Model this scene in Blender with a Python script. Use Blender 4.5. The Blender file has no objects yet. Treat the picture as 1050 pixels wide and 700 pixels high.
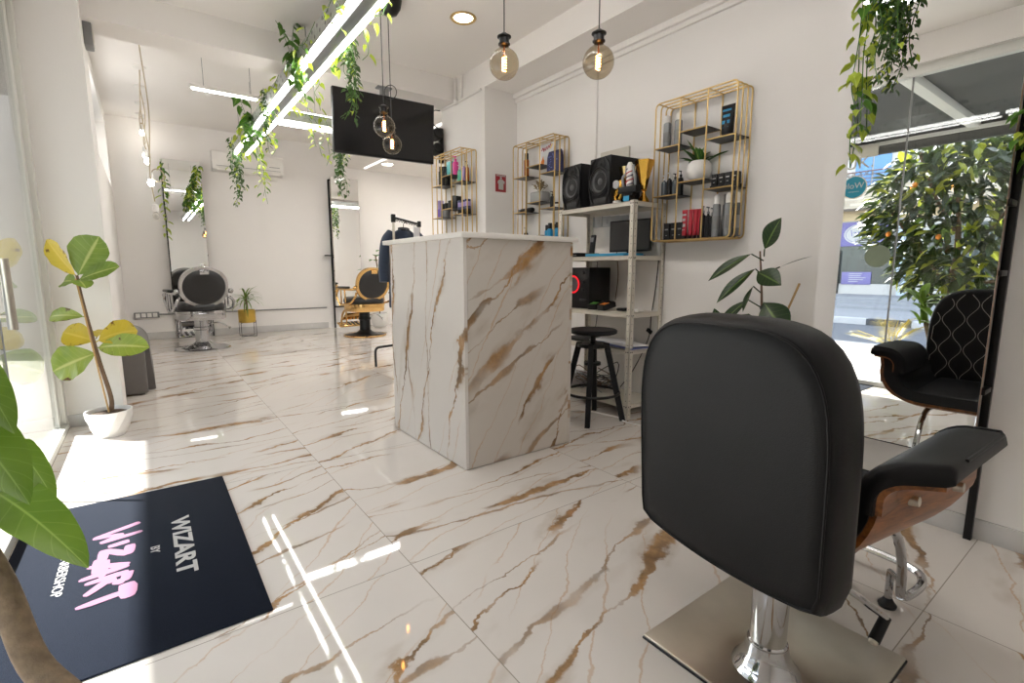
import bpy, bmesh, math, random
from mathutils import Vector, Matrix, Euler
C = bpy.context.scene.collection
SC = bpy.context.scene
PI = math.pi
rnd = random.Random(7)
def R(a): return math.radians(a)
def V(*a): return Vector(a)

# ---------------------------------------------------------------- mesh builder
class MB:
    def __init__(s):
        s.bm = bmesh.new(); s.uv = s.bm.loops.layers.uv.new('UVMap'); s.mi = 0
    def _mark(s, n0):
        s.bm.faces.ensure_lookup_table()
        for f in s.bm.faces[n0:]: f.material_index = s.mi
    def box(s, c, d, rot=None, bev=0.0, seg=2):
        n0 = len(s.bm.faces)
        M = Matrix.Translation(Vector(c)) @ (rot.to_matrix().to_4x4() if isinstance(rot, Euler) else (rot if rot is not None else Matrix.Identity(4)))
        tmp = bmesh.new()
        bmesh.ops.create_cube(tmp, size=1.0)
        bmesh.ops.scale(tmp, vec=Vector(d), verts=tmp.verts)
        if bev > 0:
            bmesh.ops.bevel(tmp, geom=tmp.edges[:], offset=min(bev, min(d) * .49), segments=seg, profile=.5, affect='EDGES')
        vs = {}
        for v in tmp.verts: vs[v] = s.bm.verts.new(M @ v.co)
        for f in tmp.faces: s.bm.faces.new([vs[v] for v in f.verts])
        tmp.free(); s._mark(n0); return s
    def bx(s, x0, x1, y0, y1, z0, z1, bev=0.0, seg=2):
        return s.box(((x0 + x1) / 2, (y0 + y1) / 2, (z0 + z1) / 2), (abs(x1 - x0), abs(y1 - y0), abs(z1 - z0)), None, bev, seg)
    def ring(s, c, ax, r, n, ph=0.0, ref=None):
        ax = Vector(ax).normalized()
        u = (ref - ref.dot(ax) * ax) if ref is not None else ax.orthogonal()
        if u.length < 1e-5: u = ax.orthogonal()
        u.normalize(); w = ax.cross(u)
        return [s.bm.verts.new(Vector(c) + r * (math.cos(2 * PI * i / n + ph) * u + math.sin(2 * PI * i / n + ph) * w)) for i in range(n)], u
    def bridge(s, a, b):
        n = len(a)
        for i in range(n):
            j = (i + 1) % n
            try: s.bm.faces.new((a[i], a[j], b[j], b[i]))
            except ValueError: pass
    def cyl(s, p0, p1, r0, r1=None, n=16, cap=True):
        return s.tube([p0, p1], [r0, r0 if r1 is None else r1], n, cap=cap)
    def tube(s, pts, r, n=8, closed=False, cap=True):
        n0 = len(s.bm.faces)
        P = [Vector(p) for p in pts]; m = len(P)
        rr = r if isinstance(r, (list, tuple)) else [r] * m
        rings = []; ref = None
        for i in range(m):
            if closed: t = P[(i + 1) % m] - P[i - 1]
            else: t = P[min(i + 1, m - 1)] - P[max(i - 1, 0)]
            if t.length < 1e-9: t = Vector((0, 0, 1))
            q, ref = s.ring(P[i], t, max(rr[i], 1e-5), n, 0, ref); rings.append(q)
        for i in range(m - 1): s.bridge(rings[i], rings[i + 1])
        if closed: s.bridge(rings[-1], rings[0])
        elif cap:
            s.bm.faces.new(rings[0][::-1]); s.bm.faces.new(rings[-1])
        s._mark(n0); return s
    def lathe(s, prof, c=(0, 0, 0), n=24, M=None):
        n0 = len(s.bm.faces); c = Vector(c); rings = []
        for (r, z) in prof:
            if r < 1e-5:
                p = Vector((0, 0, z)); rings.append([s.bm.verts.new((M @ p if M else p) + c)])
            else:
                q = []
                for i in range(n):
                    p = Vector((r * math.cos(2 * PI * i / n), r * math.sin(2 * PI * i / n), z))
                    q.append(s.bm.verts.new((M @ p if M else p) + c))
                rings.append(q)
        for a, b in zip(rings, rings[1:]):
            if len(a) == 1 and len(b) == 1: continue
            if len(a) == 1:
                for i in range(n): s.bm.faces.new((a[0], b[i], b[(i + 1) % n]))
            elif len(b) == 1:
                for i in range(n): s.bm.faces.new((a[i], a[(i + 1) % n], b[0]))
            else: s.bridge(a, b)
        s._mark(n0); return s
    def loft(s, loops, cap=True):
        n0 = len(s.bm.faces)
        L = [[s.bm.verts.new(Vector(p)) for p in lp] for lp in loops]
        for a, b in zip(L, L[1:]): s.bridge(a, b)
        if cap:
            s.bm.faces.new(L[0][::-1]); s.bm.faces.new(L[-1])
        s._mark(n0); return s
    def prism(s, pts, h, M=None):
        M = M or Matrix.Identity(4)
        return s.loft([[M @ Vector((x, y, 0)) for x, y in pts], [M @ Vector((x, y, h)) for x, y in pts]])
    def quad(s, a, b, c, d, uv=None):
        n0 = len(s.bm.faces)
        f = s.bm.faces.new([s.bm.verts.new(Vector(p)) for p in (a, b, c, d)])
        if uv:
            for l, q in zip(f.loops, uv): l[s.uv].uv = q
        s._mark(n0); return s
    def grid(s, fn, nu, nv, uvfn=None):
        n0 = len(s.bm.faces)
        g = [[s.bm.verts.new(Vector(fn(i / nu, j / nv))) for j in range(nv + 1)] for i in range(nu + 1)]
        for i in range(nu):
            for j in range(nv):
                try: f = s.bm.faces.new((g[i][j], g[i + 1][j], g[i + 1][j + 1], g[i][j + 1]))
                except ValueError: continue
                for l, (a, b) in zip(f.loops, ((i, j), (i + 1, j), (i + 1, j + 1), (i, j + 1))):
                    l[s.uv].uv = (a / nu, b / nv)
        s._mark(n0); return s
    def ball(s, c, r, sc=(1, 1, 1), n=16, m=10):
        prof = [(math.sin(PI * i / m) * r, -math.cos(PI * i / m) * r) for i in range(m + 1)]
        prof[0] = (0, -r); prof[-1] = (0, r)
        return s.lathe(prof, c, n, Matrix.Diagonal((sc[0], sc[1], sc[2], 1)))
    def build(s, name, mats, parent=None, smooth=35, norm=True):
        if norm: bmesh.ops.recalc_face_normals(s.bm, faces=s.bm.faces)
        for f in s.bm.faces: f.smooth = True
        lim = R(smooth)
        for e in s.bm.edges:
            if len(e.link_faces) == 2:
                try: e.smooth = e.calc_face_angle() < lim
                except ValueError: pass
        me = bpy.data.meshes.new(name); s.bm.to_mesh(me); s.bm.free()
        for m in (mats if isinstance(mats, (list, tuple)) else [mats]): me.materials.append(m)
        o = bpy.data.objects.new(name, me); C.objects.link(o)
        if parent is not None: o.parent = parent
        return o

def thing(name, label, cat, loc=(0, 0, 0), rz=0.0, group=None):
    o = bpy.data.objects.new(name, None); C.objects.link(o)
    o.empty_display_size = .05
    o.location = loc; o.rotation_euler = (0, 0, rz); o['label'] = label; o['category'] = cat
    if group: o['group'] = group
    return o
def solo(name, mb, mats, label, cat, loc=(0, 0, 0), rz=0.0, group=None, smooth=35):
    o = mb.build(name, mats, None, smooth); o.location = loc; o.rotation_euler = (0, 0, rz)
    o['label'] = label; o['category'] = cat
    if group: o['group'] = group
    return o
def struct(name, mb, mats, parent=None, smooth=30):
    o = mb.build(name, mats, parent, smooth)
    if parent is None: o['kind'] = 'structure'
    return o
def kids(o): return [c for c in bpy.data.objects if c.parent == o]
def dup(o, loc=None, rz=None, label=None, group=None, parent=None):
    c = o.copy(); C.objects.link(c)
    if parent is not None: c.parent = parent
    if loc is not None: c.location = loc
    if rz is not None: c.rotation_euler = (0, 0, rz)
    if label: c['label'] = label
    if group: c['group'] = group
    for ch in kids(o): dup(ch, parent=c)
    return c

# ---------------------------------------------------------------- materials
MATS = {}
def newmat(name):
    m = bpy.data.materials.new(name); m.use_nodes = True; nt = m.node_tree; nt.nodes.clear()
    out = nt.nodes.new('ShaderNodeOutputMaterial'); MATS[name] = m
    return m, nt, out
def N(nt, t, **k):
    n = nt.nodes.new(t)
    for a, b in k.items(): setattr(n, a, b)
    return n
def setv(n, **k):
    for a, b in k.items(): n.inputs[a.replace('_', ' ')].default_value = b
def noise(nt, vec, scale, detail=4, rough=.55, dist=0.0):
    n = N(nt, 'ShaderNodeTexNoise'); setv(n, Scale=scale, Detail=detail, Roughness=rough, Distortion=dist)
    if vec is not None: nt.links.new(vec, n.inputs['Vector'])
    return n
def mixc(nt, fac, a, b, mode='MIX'):
    n = N(nt, 'ShaderNodeMix', data_type='RGBA', blend_type=mode)
    for i, v in ((0, fac), (6, a), (7, b)):
        if hasattr(v, 'is_linked'): nt.links.new(v, n.inputs[i])
        else: n.inputs[i].default_value = v if i == 0 else (*v[:3], 1)
    return n.outputs[2]
def math_(nt, op, a, b=0.0, c=None):
    n = N(nt, 'ShaderNodeMath', operation=op)
    for i, v in enumerate((a, b, c)):
        if v is None: continue
        if hasattr(v, 'is_linked'): nt.links.new(v, n.inputs[i])
        else: n.inputs[i].default_value = v
    return n.outputs[0]
def ramp(nt, val, stops):
    n = N(nt, 'ShaderNodeValToRGB'); e = n.color_ramp.elements
    while len(e) > 1: e.remove(e[-1])
    e[0].position = stops[0][0]; e[0].color = (*stops[0][1], 1)
    for p, c in stops[1:]:
        q = e.new(p); q.color = (*c, 1)
    nt.links.new(val, n.inputs[0]); return n.outputs[0]
def hexc(h):
    h = h.lstrip('#'); o = []
    for i in (0, 2, 4):
        c = int(h[i:i + 2], 16) / 255; o.append(c / 12.92 if c <= .04045 else ((c + .055) / 1.055) ** 2.4)
    return tuple(o)
def pm(name, col, rough=.5, metal=0.0, var=.08, scale=18.0, bump=0.0, bscale=60.0, coat=0.0, spec=.5, aniso=0.0, sheen=0.0):
    if isinstance(col, str): col = hexc(col)
    m, nt, out = newmat(name)
    p = N(nt, 'ShaderNodeBsdfPrincipled'); nt.links.new(p.outputs[0], out.inputs[0])
    tc = N(nt, 'ShaderNodeTexCoord')
    nz = noise(nt, tc.outputs['Object'], scale, 3)
    lo = tuple(max(0, c * (1 - var)) for c in col); hi = tuple(min(1, c * (1 + var)) for c in col)
    nt.links.new(mixc(nt, nz.outputs['Fac'], lo, hi), p.inputs['Base Color'])
    setv(p, Roughness=rough, Metallic=metal)
    p.inputs['Specular IOR Level'].default_value = spec
    p.inputs['Coat Weight'].default_value = coat; p.inputs['Coat Roughness'].default_value = .08
    if aniso: p.inputs['Anisotropic'].default_value = aniso
    if sheen: p.inputs['Sheen Weight'].default_value = sheen
    if bump:
        b2 = noise(nt, tc.outputs['Object'], bscale, 4)
        bp = N(nt, 'ShaderNodeBump'); setv(bp, Strength=bump, Distance=.004)
        nt.links.new(b2.outputs['Fac'], bp.inputs['Height']); nt.links.new(bp.outputs[0], p.inputs['Normal'])
    return m
def emit(name, col, s):
    if isinstance(col, str): col = hexc(col)
    m, nt, out = newmat(name)
    e = N(nt, 'ShaderNodeEmission'); e.inputs[0].default_value = (*col, 1); e.inputs[1].default_value = s
    nt.links.new(e.outputs[0], out.inputs[0]); return m
def clear(name, tint=(1, 1, 1), f0=.04, rough=0.0):
    m, nt, out = newmat(name)
    lw = N(nt, 'ShaderNodeLayerWeight'); lw.inputs[0].default_value = .5
    f = math_(nt, 'MULTIPLY_ADD', math_(nt, 'POWER', lw.outputs['Facing'], 5.0), 1 - f0, f0)
    t = N(nt, 'ShaderNodeBsdfTransparent'); t.inputs[0].default_value = (*tint, 1)
    g = N(nt, 'ShaderNodeBsdfGlossy'); g.inputs['Roughness'].default_value = rough
    mx = N(nt, 'ShaderNodeMixShader'); nt.links.new(f, mx.inputs[0]); nt.links.new(t.outputs[0], mx.inputs[1]); nt.links.new(g.outputs[0], mx.inputs[2])
    nt.links.new(mx.outputs[0], out.inputs[0]); return m

def marble(name, angle, tile=0.0, off=(0, 0), base='#d9d3cd', vein='#9c764a', rough=.03, seed=0.0, amount=1.0, sc=1.0, grout='#8c8378'):
    m, nt, out = newmat(name); L = nt.links
    p = N(nt, 'ShaderNodeBsdfPrincipled'); L.new(p.outputs[0], out.inputs[0])
    uv = N(nt, 'ShaderNodeUVMap'); uv.uv_map = 'UVMap'
    src = uv.outputs[0]; gm = None
    if tile:
        sub = N(nt, 'ShaderNodeVectorMath', operation='SUBTRACT'); L.new(src, sub.inputs[0]); sub.inputs[1].default_value = (off[0], off[1], 0)
        dv = N(nt, 'ShaderNodeVectorMath', operation='SCALE'); L.new(sub.outputs[0], dv.inputs[0]); dv.inputs['Scale'].default_value = 1 / tile
        fl = N(nt, 'ShaderNodeVectorMath', operation='FLOOR'); L.new(dv.outputs[0], fl.inputs[0])
        fr = N(nt, 'ShaderNodeVectorMath', operation='FRACTION'); L.new(dv.outputs[0], fr.inputs[0])
        wn = N(nt, 'ShaderNodeTexWhiteNoise', noise_dimensions='3D'); L.new(fl.outputs[0], wn.inputs[0])
        sx = N(nt, 'ShaderNodeSeparateXYZ'); L.new(fr.outputs[0], sx.inputs[0])
        g = None
        for ch in (0, 1):
            d = math_(nt, 'SUBTRACT', .5, math_(nt, 'ABSOLUTE', math_(nt, 'SUBTRACT', sx.outputs[ch], .5)))
            c = math_(nt, 'LESS_THAN', d, .0016 / tile)
            g = c if g is None else math_(nt, 'MAXIMUM', g, c)
        gm = g
        o2 = N(nt, 'ShaderNodeVectorMath', operation='MULTIPLY_ADD'); L.new(wn.outputs['Color'], o2.inputs[0]); o2.inputs[1].default_value = (7, 7, 0); L.new(src, o2.inputs[2])
        src = o2.outputs[0]
    mp = N(nt, 'ShaderNodeMapping'); mp.inputs['Location'].default_value = (seed, seed * .7, 0); mp.inputs['Rotation'].default_value = (0, 0, -angle)
    if tile:
        tr_ = N(nt, 'ShaderNodeSeparateXYZ'); L.new(wn.outputs['Color'], tr_.inputs[0]); rz_ = N(nt, 'ShaderNodeCombineXYZ')
        L.new(math_(nt, 'MULTIPLY_ADD', math_(nt, 'SUBTRACT', tr_.outputs[2], .5), .75, -angle), rz_.inputs[2]); L.new(rz_.outputs[0], mp.inputs['Rotation'])
    L.new(src, mp.inputs[0])
    q = mp.outputs[0]
    if tile:
        tid = N(nt, 'ShaderNodeSeparateXYZ'); L.new(wn.outputs['Color'], tid.inputs[0]); tseed = tid.outputs[0]
    else: tseed = seed
    def bands(freq, ang, warp, wscale, fine, sd, w0, w1, keep):
        """long streaks: distance to the middle of warped stripes that run along the vein direction"""
        r2 = N(nt, 'ShaderNodeMapping'); L.new(q, r2.inputs[0]); r2.inputs['Rotation'].default_value = (0, 0, ang); r2.inputs['Location'].default_value = (sd * 1.7, sd, 0)
        st = N(nt, 'ShaderNodeVectorMath', operation='MULTIPLY'); L.new(r2.outputs[0], st.inputs[0]); st.inputs[1].default_value = (.75, 1, 1)
        big_ = noise(nt, st.outputs[0], wscale * sc, 2, .5); sm_ = noise(nt, r2.outputs[0], 7 * sc, 5, .62)
        xy = N(nt, 'ShaderNodeSeparateXYZ'); L.new(r2.outputs[0], xy.inputs[0])
        d = math_(nt, 'MULTIPLY', xy.outputs[1], freq * sc)
        d = math_(nt, 'ADD', d, math_(nt, 'MULTIPLY', math_(nt, 'SUBTRACT', big_.outputs['Fac'], .5), warp))
        d = math_(nt, 'ADD', d, math_(nt, 'MULTIPLY', math_(nt, 'SUBTRACT', sm_.outputs['Fac'], .5), fine))
        idn = math_(nt, 'FLOOR', d)
        wnn = N(nt, 'ShaderNodeTexWhiteNoise', noise_dimensions='2D'); cx = N(nt, 'ShaderNodeCombineXYZ'); L.new(idn, cx.inputs[0])
        if hasattr(tseed, 'is_linked'): L.new(tseed, cx.inputs[1])
        else: cx.inputs[1].default_value = tseed
        L.new(cx.outputs[0], wnn.inputs[0])
        dist = math_(nt, 'DIVIDE', math_(nt, 'ABSOLUTE', math_(nt, 'SUBTRACT', math_(nt, 'FRACT', d), .5)), freq * sc)
        st2 = N(nt, 'ShaderNodeVectorMath', operation='MULTIPLY'); L.new(r2.outputs[0], st2.inputs[0]); st2.inputs[1].default_value = (1.6, 4, 1)
        al = noise(nt, st2.outputs[0], 1.5 * sc, 3, .55)
        sw = N(nt, 'ShaderNodeMapRange', interpolation_type='SMOOTHSTEP'); L.new(al.outputs['Fac'], sw.inputs[0]); sw.inputs[1].default_value = .42; sw.inputs[2].default_value = .72
        wd = math_(nt, 'MULTIPLY_ADD', math_(nt, 'MULTIPLY', sw.outputs[0], wnn.outputs['Value']), w1, w0)
        mr = N(nt, 'ShaderNodeMapRange', interpolation_type='SMOOTHSTEP'); L.new(math_(nt, 'DIVIDE', dist, wd), mr.inputs[0])
        mr.inputs[1].default_value = .35; mr.inputs[2].default_value = 1.0; mr.inputs[3].default_value = 1; mr.inputs[4].default_value = 0
        pres = math_(nt, 'GREATER_THAN', wnn.outputs['Value'], 1 - keep)
        fade = N(nt, 'ShaderNodeMapRange', interpolation_type='SMOOTHSTEP'); fd = noise(nt, r2.outputs[0], 1.9 * sc, 2); L.new(fd.outputs['Fac'], fade.inputs[0]); fade.inputs[1].default_value = .36; fade.inputs[2].default_value = .52
        halo = N(nt, 'ShaderNodeMapRange', interpolation_type='SMOOTHSTEP'); L.new(math_(nt, 'DIVIDE', dist, wd), halo.inputs[0]); halo.inputs[1].default_value = .6; halo.inputs[2].default_value = 3.2; halo.inputs[3].default_value = 1; halo.inputs[4].default_value = 0
        pf = math_(nt, 'MULTIPLY', pres, fade.outputs[0])
        return math_(nt, 'MULTIPLY', mr.outputs[0], pf), math_(nt, 'MULTIPLY', halo.outputs[0], math_(nt, 'MULTIPLY', pf, sw.outputs[0]))
    b1, h1 = bands(3.2, 0.0, 1.8, 1.1, .40, 0.0, .007, .066 * amount, .88)
    b2, h2 = bands(4.2, R(15), 1.3, 1.3, .34, 4.3, .004, .028 * amount, .7)
    b3, h3 = bands(7.5, R(-12), 1.5, 1.6, .55, 9.1, .003, .006, .6)
    cl = noise(nt, q, 2.2 * sc, 5, .6)
    b = hexc(base); v = hexc(vein)
    col = mixc(nt, cl.outputs['Fac'], tuple(c * .93 for c in b), tuple(min(1, c * 1.05) for c in b))
    tone = noise(nt, q, 5 * sc, 5, .65)
    vc = ramp(nt, tone.outputs['Fac'], [(.32, tuple(c * .35 for c in v)), (.46, tuple(c * .75 for c in v)), (.58, tuple(min(1, c * 1.3) for c in v)), (.70, (.33, .29, .25))])
    col = mixc(nt, math_(nt, 'MULTIPLY', h1, .45), col, (.40, .32, .24))
    col = mixc(nt, math_(nt, 'MULTIPLY', h2, .22), col, (.42, .34, .25))
    col = mixc(nt, math_(nt, 'MULTIPLY', b3, .45), col, tuple(min(1, c * 1.5) for c in v))
    col = mixc(nt, math_(nt, 'MULTIPLY', b2, .72), col, vc)
    col = mixc(nt, math_(nt, 'MULTIPLY', b1, .92), col, vc)
    if gm is not None: col = mixc(nt, math_(nt, 'MULTIPLY', gm, .8), col, hexc(grout))
    L.new(col, p.inputs['Base Color']); setv(p, Roughness=rough)
    p.inputs['Specular IOR Level'].default_value = .36
    p.inputs['Coat Weight'].default_value = .0
    return m

def leafmat(name, c1, c2, rib, patch=None, rough=.38, ribw=.06):
    m, nt, out = newmat(name); L = nt.links
    p = N(nt, 'ShaderNodeBsdfPrincipled'); setv(p, Roughness=rough)
    uv = N(nt, 'ShaderNodeUVMap'); uv.uv_map = 'UVMap'; sx = N(nt, 'ShaderNodeSeparateXYZ'); L.new(uv.outputs[0], sx.inputs[0])
    tc = N(nt, 'ShaderNodeTexCoord'); nz = noise(nt, tc.outputs['Object'], 9, 4)
    col = mixc(nt, nz.outputs['Fac'], hexc(c1), hexc(c2))
    dv = math_(nt, 'ABSOLUTE', math_(nt, 'SUBTRACT', sx.outputs[1], .5))
    # side veins run out and forward from the midrib
    sv = math_(nt, 'FRACT', math_(nt, 'MULTIPLY', math_(nt, 'SUBTRACT', sx.outputs[0], math_(nt, 'MULTIPLY', dv, .35)), 8.0))
    svm = math_(nt, 'MULTIPLY', math_(nt, 'LESS_THAN', math_(nt, 'ABSOLUTE', math_(nt, 'SUBTRACT', sv, .5)), .035), .28)
    col = mixc(nt, svm, col, hexc(rib))
    if patch:
        pn = noise(nt, tc.outputs['Object'], 22, 4)
        edge = math_(nt, 'ADD', pn.outputs['Fac'], math_(nt, 'MULTIPLY', dv, .35))
        mr = N(nt, 'ShaderNodeMapRange'); L.new(edge, mr.inputs[0]); mr.inputs[1].default_value = .72; mr.inputs[2].default_value = .80
        col = mixc(nt, mr.outputs[0], col, hexc(patch))
    mid = N(nt, 'ShaderNodeMapRange'); L.new(dv, mid.inputs[0]); mid.inputs[1].default_value = ribw * .3; mid.inputs[2].default_value = ribw; mid.inputs[3].default_value = .8; mid.inputs[4].default_value = 0
    col = mixc(nt, mid.outputs[0], col, hexc(rib))
    L.new(col, p.inputs['Base Color'])
    tr = N(nt, 'ShaderNodeBsdfTranslucent'); L.new(col, tr.inputs[0])
    mx = N(nt, 'ShaderNodeMixShader'); mx.inputs[0].default_value = .28
    L.new(p.outputs[0], mx.inputs[1]); L.new(tr.outputs[0], mx.inputs[2]); L.new(mx.outputs[0], out.inputs[0])
    return m

def wood(name, c1, c2, scale=1.0, rough=.4, axis=(1, 12, 12)):
    m, nt, out = newmat(name); L = nt.links
    p = N(nt, 'ShaderNodeBsdfPrincipled'); setv(p, Roughness=rough); L.new(p.outputs[0], out.inputs[0])
    tc = N(nt, 'ShaderNodeTexCoord'); mp = N(nt, 'ShaderNodeMapping'); L.new(tc.outputs['Object'], mp.inputs[0]); mp.inputs['Scale'].default_value = axis
    n = noise(nt, mp.outputs[0], 4 * scale, 6, .6, .6)
    L.new(ramp(nt, n.outputs['Fac'], [(.3, hexc(c1)), (.5, tuple((a + b) / 2 for a, b in zip(hexc(c1), hexc(c2)))), (.68, hexc(c2))]), p.inputs['Base Color'])
    return m

M_wall = pm('wall_paint', (.82, .795, .77), .75, var=.025, scale=2.5, bump=.12, bscale=90)
M_ceil = pm('ceiling_paint', (.83, .80, .77), .8, var=.02, scale=2, bump=.05)
M_floor = marble('marble_floor', R(20), 1.2, (.70, 1.57), amount=1.1)
M_cside = marble('marble_side', R(-77), seed=5.3, amount=1.0, base='#dcd7d2')
M_cfront = marble('marble_front', R(46), seed=2.6, amount=1.8, base='#cfc8c0')
M_base = pm('marble_skirting', (.56, .55, .54), .25, var=.15, scale=5)
M_top = pm('white_worktop', (.83, .80, .76), .3, var=.02)
M_leather = pm('black_leather', (.007, .007, .008), .46, var=.2, scale=12, bump=.2, bscale=350, spec=.2)
M_pvc = pm('black_vinyl', (.014, .014, .015), .35, var=.2, bump=.1, bscale=200)
M_thread = pm('pale_thread', (.46, .44, .40), .7)
M_walnut = wood('walnut_ply', '#5a3013', '#a5662f', 1.0, .35, (2, 14, 14))
M_chrome = pm('chrome', (.48, .48, .49), .08, 1, var=.03)
M_steel = pm('brushed_steel', (.56, .52, .45), .30, 1, var=.18, scale=7, aniso=.6)
M_gold = pm('polished_gold', (.78, .50, .20), .16, 1, var=.1)
M_brass = pm('brass_wire', (.60, .42, .17), .36, .75, var=.08)
M_gpot = pm('gold_pot', (.62, .42, .09), .28, .9, var=.12)
M_black = pm('black_metal', (.007, .007, .0075), .38, .3, var=.15)
M_plastic = pm('black_plastic', (.007, .007, .008), .42, var=.15, spec=.3)
M_matte = pm('dark_matte', (.012, .012, .013), .6, var=.15, spec=.25)
M_grey = pm('grey_plastic', (.22, .22, .22), .45)
M_dgrey = pm('dark_grey_can', (.10, .105, .11), .35, .3)
M_silvercan = pm('silver_grey_can', (.27, .28, .29), .35, .3)
M_white = pm('white_plastic', (.78, .76, .73), .35, var=.02)
M_ceram = pm('white_ceramic', (.80, .78, .75), .3, var=.03)
M_concrete = pm('grey_concrete', (.36, .36, .35), .75, bump=.2)
M_cream = pm('cream_enamel', (.62, .58, .50), .45, var=.05)
M_plate = pm('switch_plate', (.50, .51, .52), .35)
M_hole = pm('dark_hole', (.05, .05, .045), .8)
M_soil = pm('soil', (.06, .035, .02), .9, var=.5, scale=60, bump=.9, bscale=80)
M_bark = pm('bark', (.16, .10, .06), .85, var=.4, scale=40, bump=.9, bscale=90)
M_trunk = pm('cane_bark', (.20, .145, .095), .9, var=.6, scale=45, bump=1.0, bscale=60)
M_bamboo = pm('bamboo', (.45, .28, .11), .6, var=.15)
M_mat = pm('navy_carpet', (.0085, .012, .022), .95, var=.35, scale=220, bump=.6, bscale=500, spec=.06, sheen=.04)
M_mwhite = pm('white_print', (.50, .49, .48), .85)
M_mpink = pm('pink_print', (.26, .125, .205), .85, var=.05)
M_glass = clear('window_glass', (.97, .985, .98), .045)
M_bulb = clear('smoked_bulb_glass', (.74, .68, .58), .06)
M_bulbc = clear('clear_bulb_glass', (.96, .95, .92), .05)
M_mirror = pm('mirror_silver', (.88, .89, .88), .0, 1, var=0.0)
M_mside = pm('mirror_edge', (.40, .24, .16), .4, .1)
M_mback = pm('mirror_backing', (.52, .47, .46), .5)
M_alu = pm('white_aluminium', (.66, .66, .62), .4, .1, var=.03)
M_galv = pm('galvanised_steel', (.52, .54, .53), .38, .8, var=.35, scale=28)
M_led = emit('led_tube', (1.0, .975, .945), 11.0)
M_led2 = emit('led_strip', (1.0, .95, .88), 1.0)
M_down = emit('downlight_lens', (1.0, .92, .74), 5.0)
M_downb = emit('downlight_lens_bright', (1.0, .90, .74), 14.0)
M_fill_lens = emit('added_fill_lens', (1.0, .96, .91), 170.0)  # very strong lens for the hidden soffit lamps added as fill
M_downf = emit('downlight_lens_soft', (1.0, .95, .88), 45.0)
M_fil = emit('filament', (1.0, .42, .10), 40.0)
M_glowb = emit('lit_bulb', (1.0, .93, .82), 20.0)
M_unlit = pm('unlit_bulb', (.55, .53, .48), .15)
M_screen = pm('dark_screen', (.005, .005, .006), .12, var=.05, spec=.5)
M_cord = pm('black_cord', (.02, .02, .02), .6)
M_rope = pm('beige_cord', (.50, .42, .30), .8)
M_taupe = pm('taupe_leather', (.145, .135, .130), .5, bump=.15, bscale=250)
M_navy = pm('navy_cloth', (.022, .034, .062), .9, var=.25, scale=30, bump=.3, bscale=400, sheen=.2)
M_red = pm('red_plastic', (.42, .012, .03), .35)
M_redring = emit('red_light_ring', (1.0, .02, .03), .6)
M_sign = pm('red_sign', (.33, .015, .025), .5)
M_amber = pm('amber_glass', (.36, .10, .015), .2)
M_teal = pm('teal_plastic', (.05, .42, .44), .35)
M_mint = pm('mint_plastic', (.13, .55, .36), .35)
M_pink = pm('pink_plastic', (.72, .05, .30), .35)
M_lilac = pm('lilac_plastic', (.36, .28, .56), .4)
M_purple = pm('purple_plastic', (.16, .08, .48), .4)
M_navyp = pm('navy_plastic', (.03, .035, .12), .35)
M_green = pm('green_tin', (.10, .32, .05), .4)
M_blue = pm('blue_can', (.02, .26, .50), .35)
M_blued = pm('blue_folder', (.02, .30, .55), .4)
M_paper = pm('paper', (.66, .66, .68), .8)
M_print = pm('blue_print_paper', (.18, .22, .50), .7)
M_smoke = pm('smoked_bottle', (.09, .11, .13), .15)
M_org = pm('orange_print', (.85, .25, .03), .6)
M_yel = pm('yellow_print', (.85, .60, .05), .6)
M_cone = pm('speaker_cone', (.07, .07, .073), .4)
M_trophy = pm('trophy_gold', (.80, .42, .07), .15, 1, var=.25, scale=30)
M_trophy2 = pm('trophy_pale_gold', (.66, .52, .25), .22, 1, var=.25, scale=30)
M_deco = pm('dried_flower', (.30, .22, .12), .8, var=.5, scale=60)
L_pothos = leafmat('leaf_pothos', '#9db52c', '#c3d24e', '#cfdc78')
L_ivy = leafmat('leaf_ivy', '#34502a', '#527238', '#5f7a40')
L_mid = leafmat('leaf_mid', '#3a6a1d', '#5c8a2c', '#86a850')
L_rubber = leafmat('leaf_rubber', '#152b13', '#2a431d', '#6d8a43', rough=.3)
L_fig = leafmat('leaf_fig', '#66842c', '#8fa548', '#c3c97e', rough=.4)
L_figy = leafmat('leaf_fig_yellow', '#d0b034', '#bdb23e', '#d8c25a', '#5a3412')
L_figb = leafmat('leaf_fig_blotched', '#6f8f35', '#a3ad45', '#c7c878', '#5a341a')
L_corn = leafmat('leaf_corn', '#4f741c', '#7b9836', '#95b058', ribw=.03)
L_spike = leafmat('leaf_spiky', '#4c6a1f', '#7a9436', '#a2b25c')
L_snake = leafmat('leaf_snake', '#1f4a16', '#3f7325', '#a8b34a')
L_tree = leafmat('leaf_tree', '#1c2a10', '#3c4d1f', '#5f6f38')
L_treey = leafmat('leaf_tree_bright', '#8a9a24', '#b9b93a', '#c8cc70')
L_palm = leafmat('leaf_yellow_palm', '#b09a1c', '#c9b436', '#ddd070')

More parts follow.
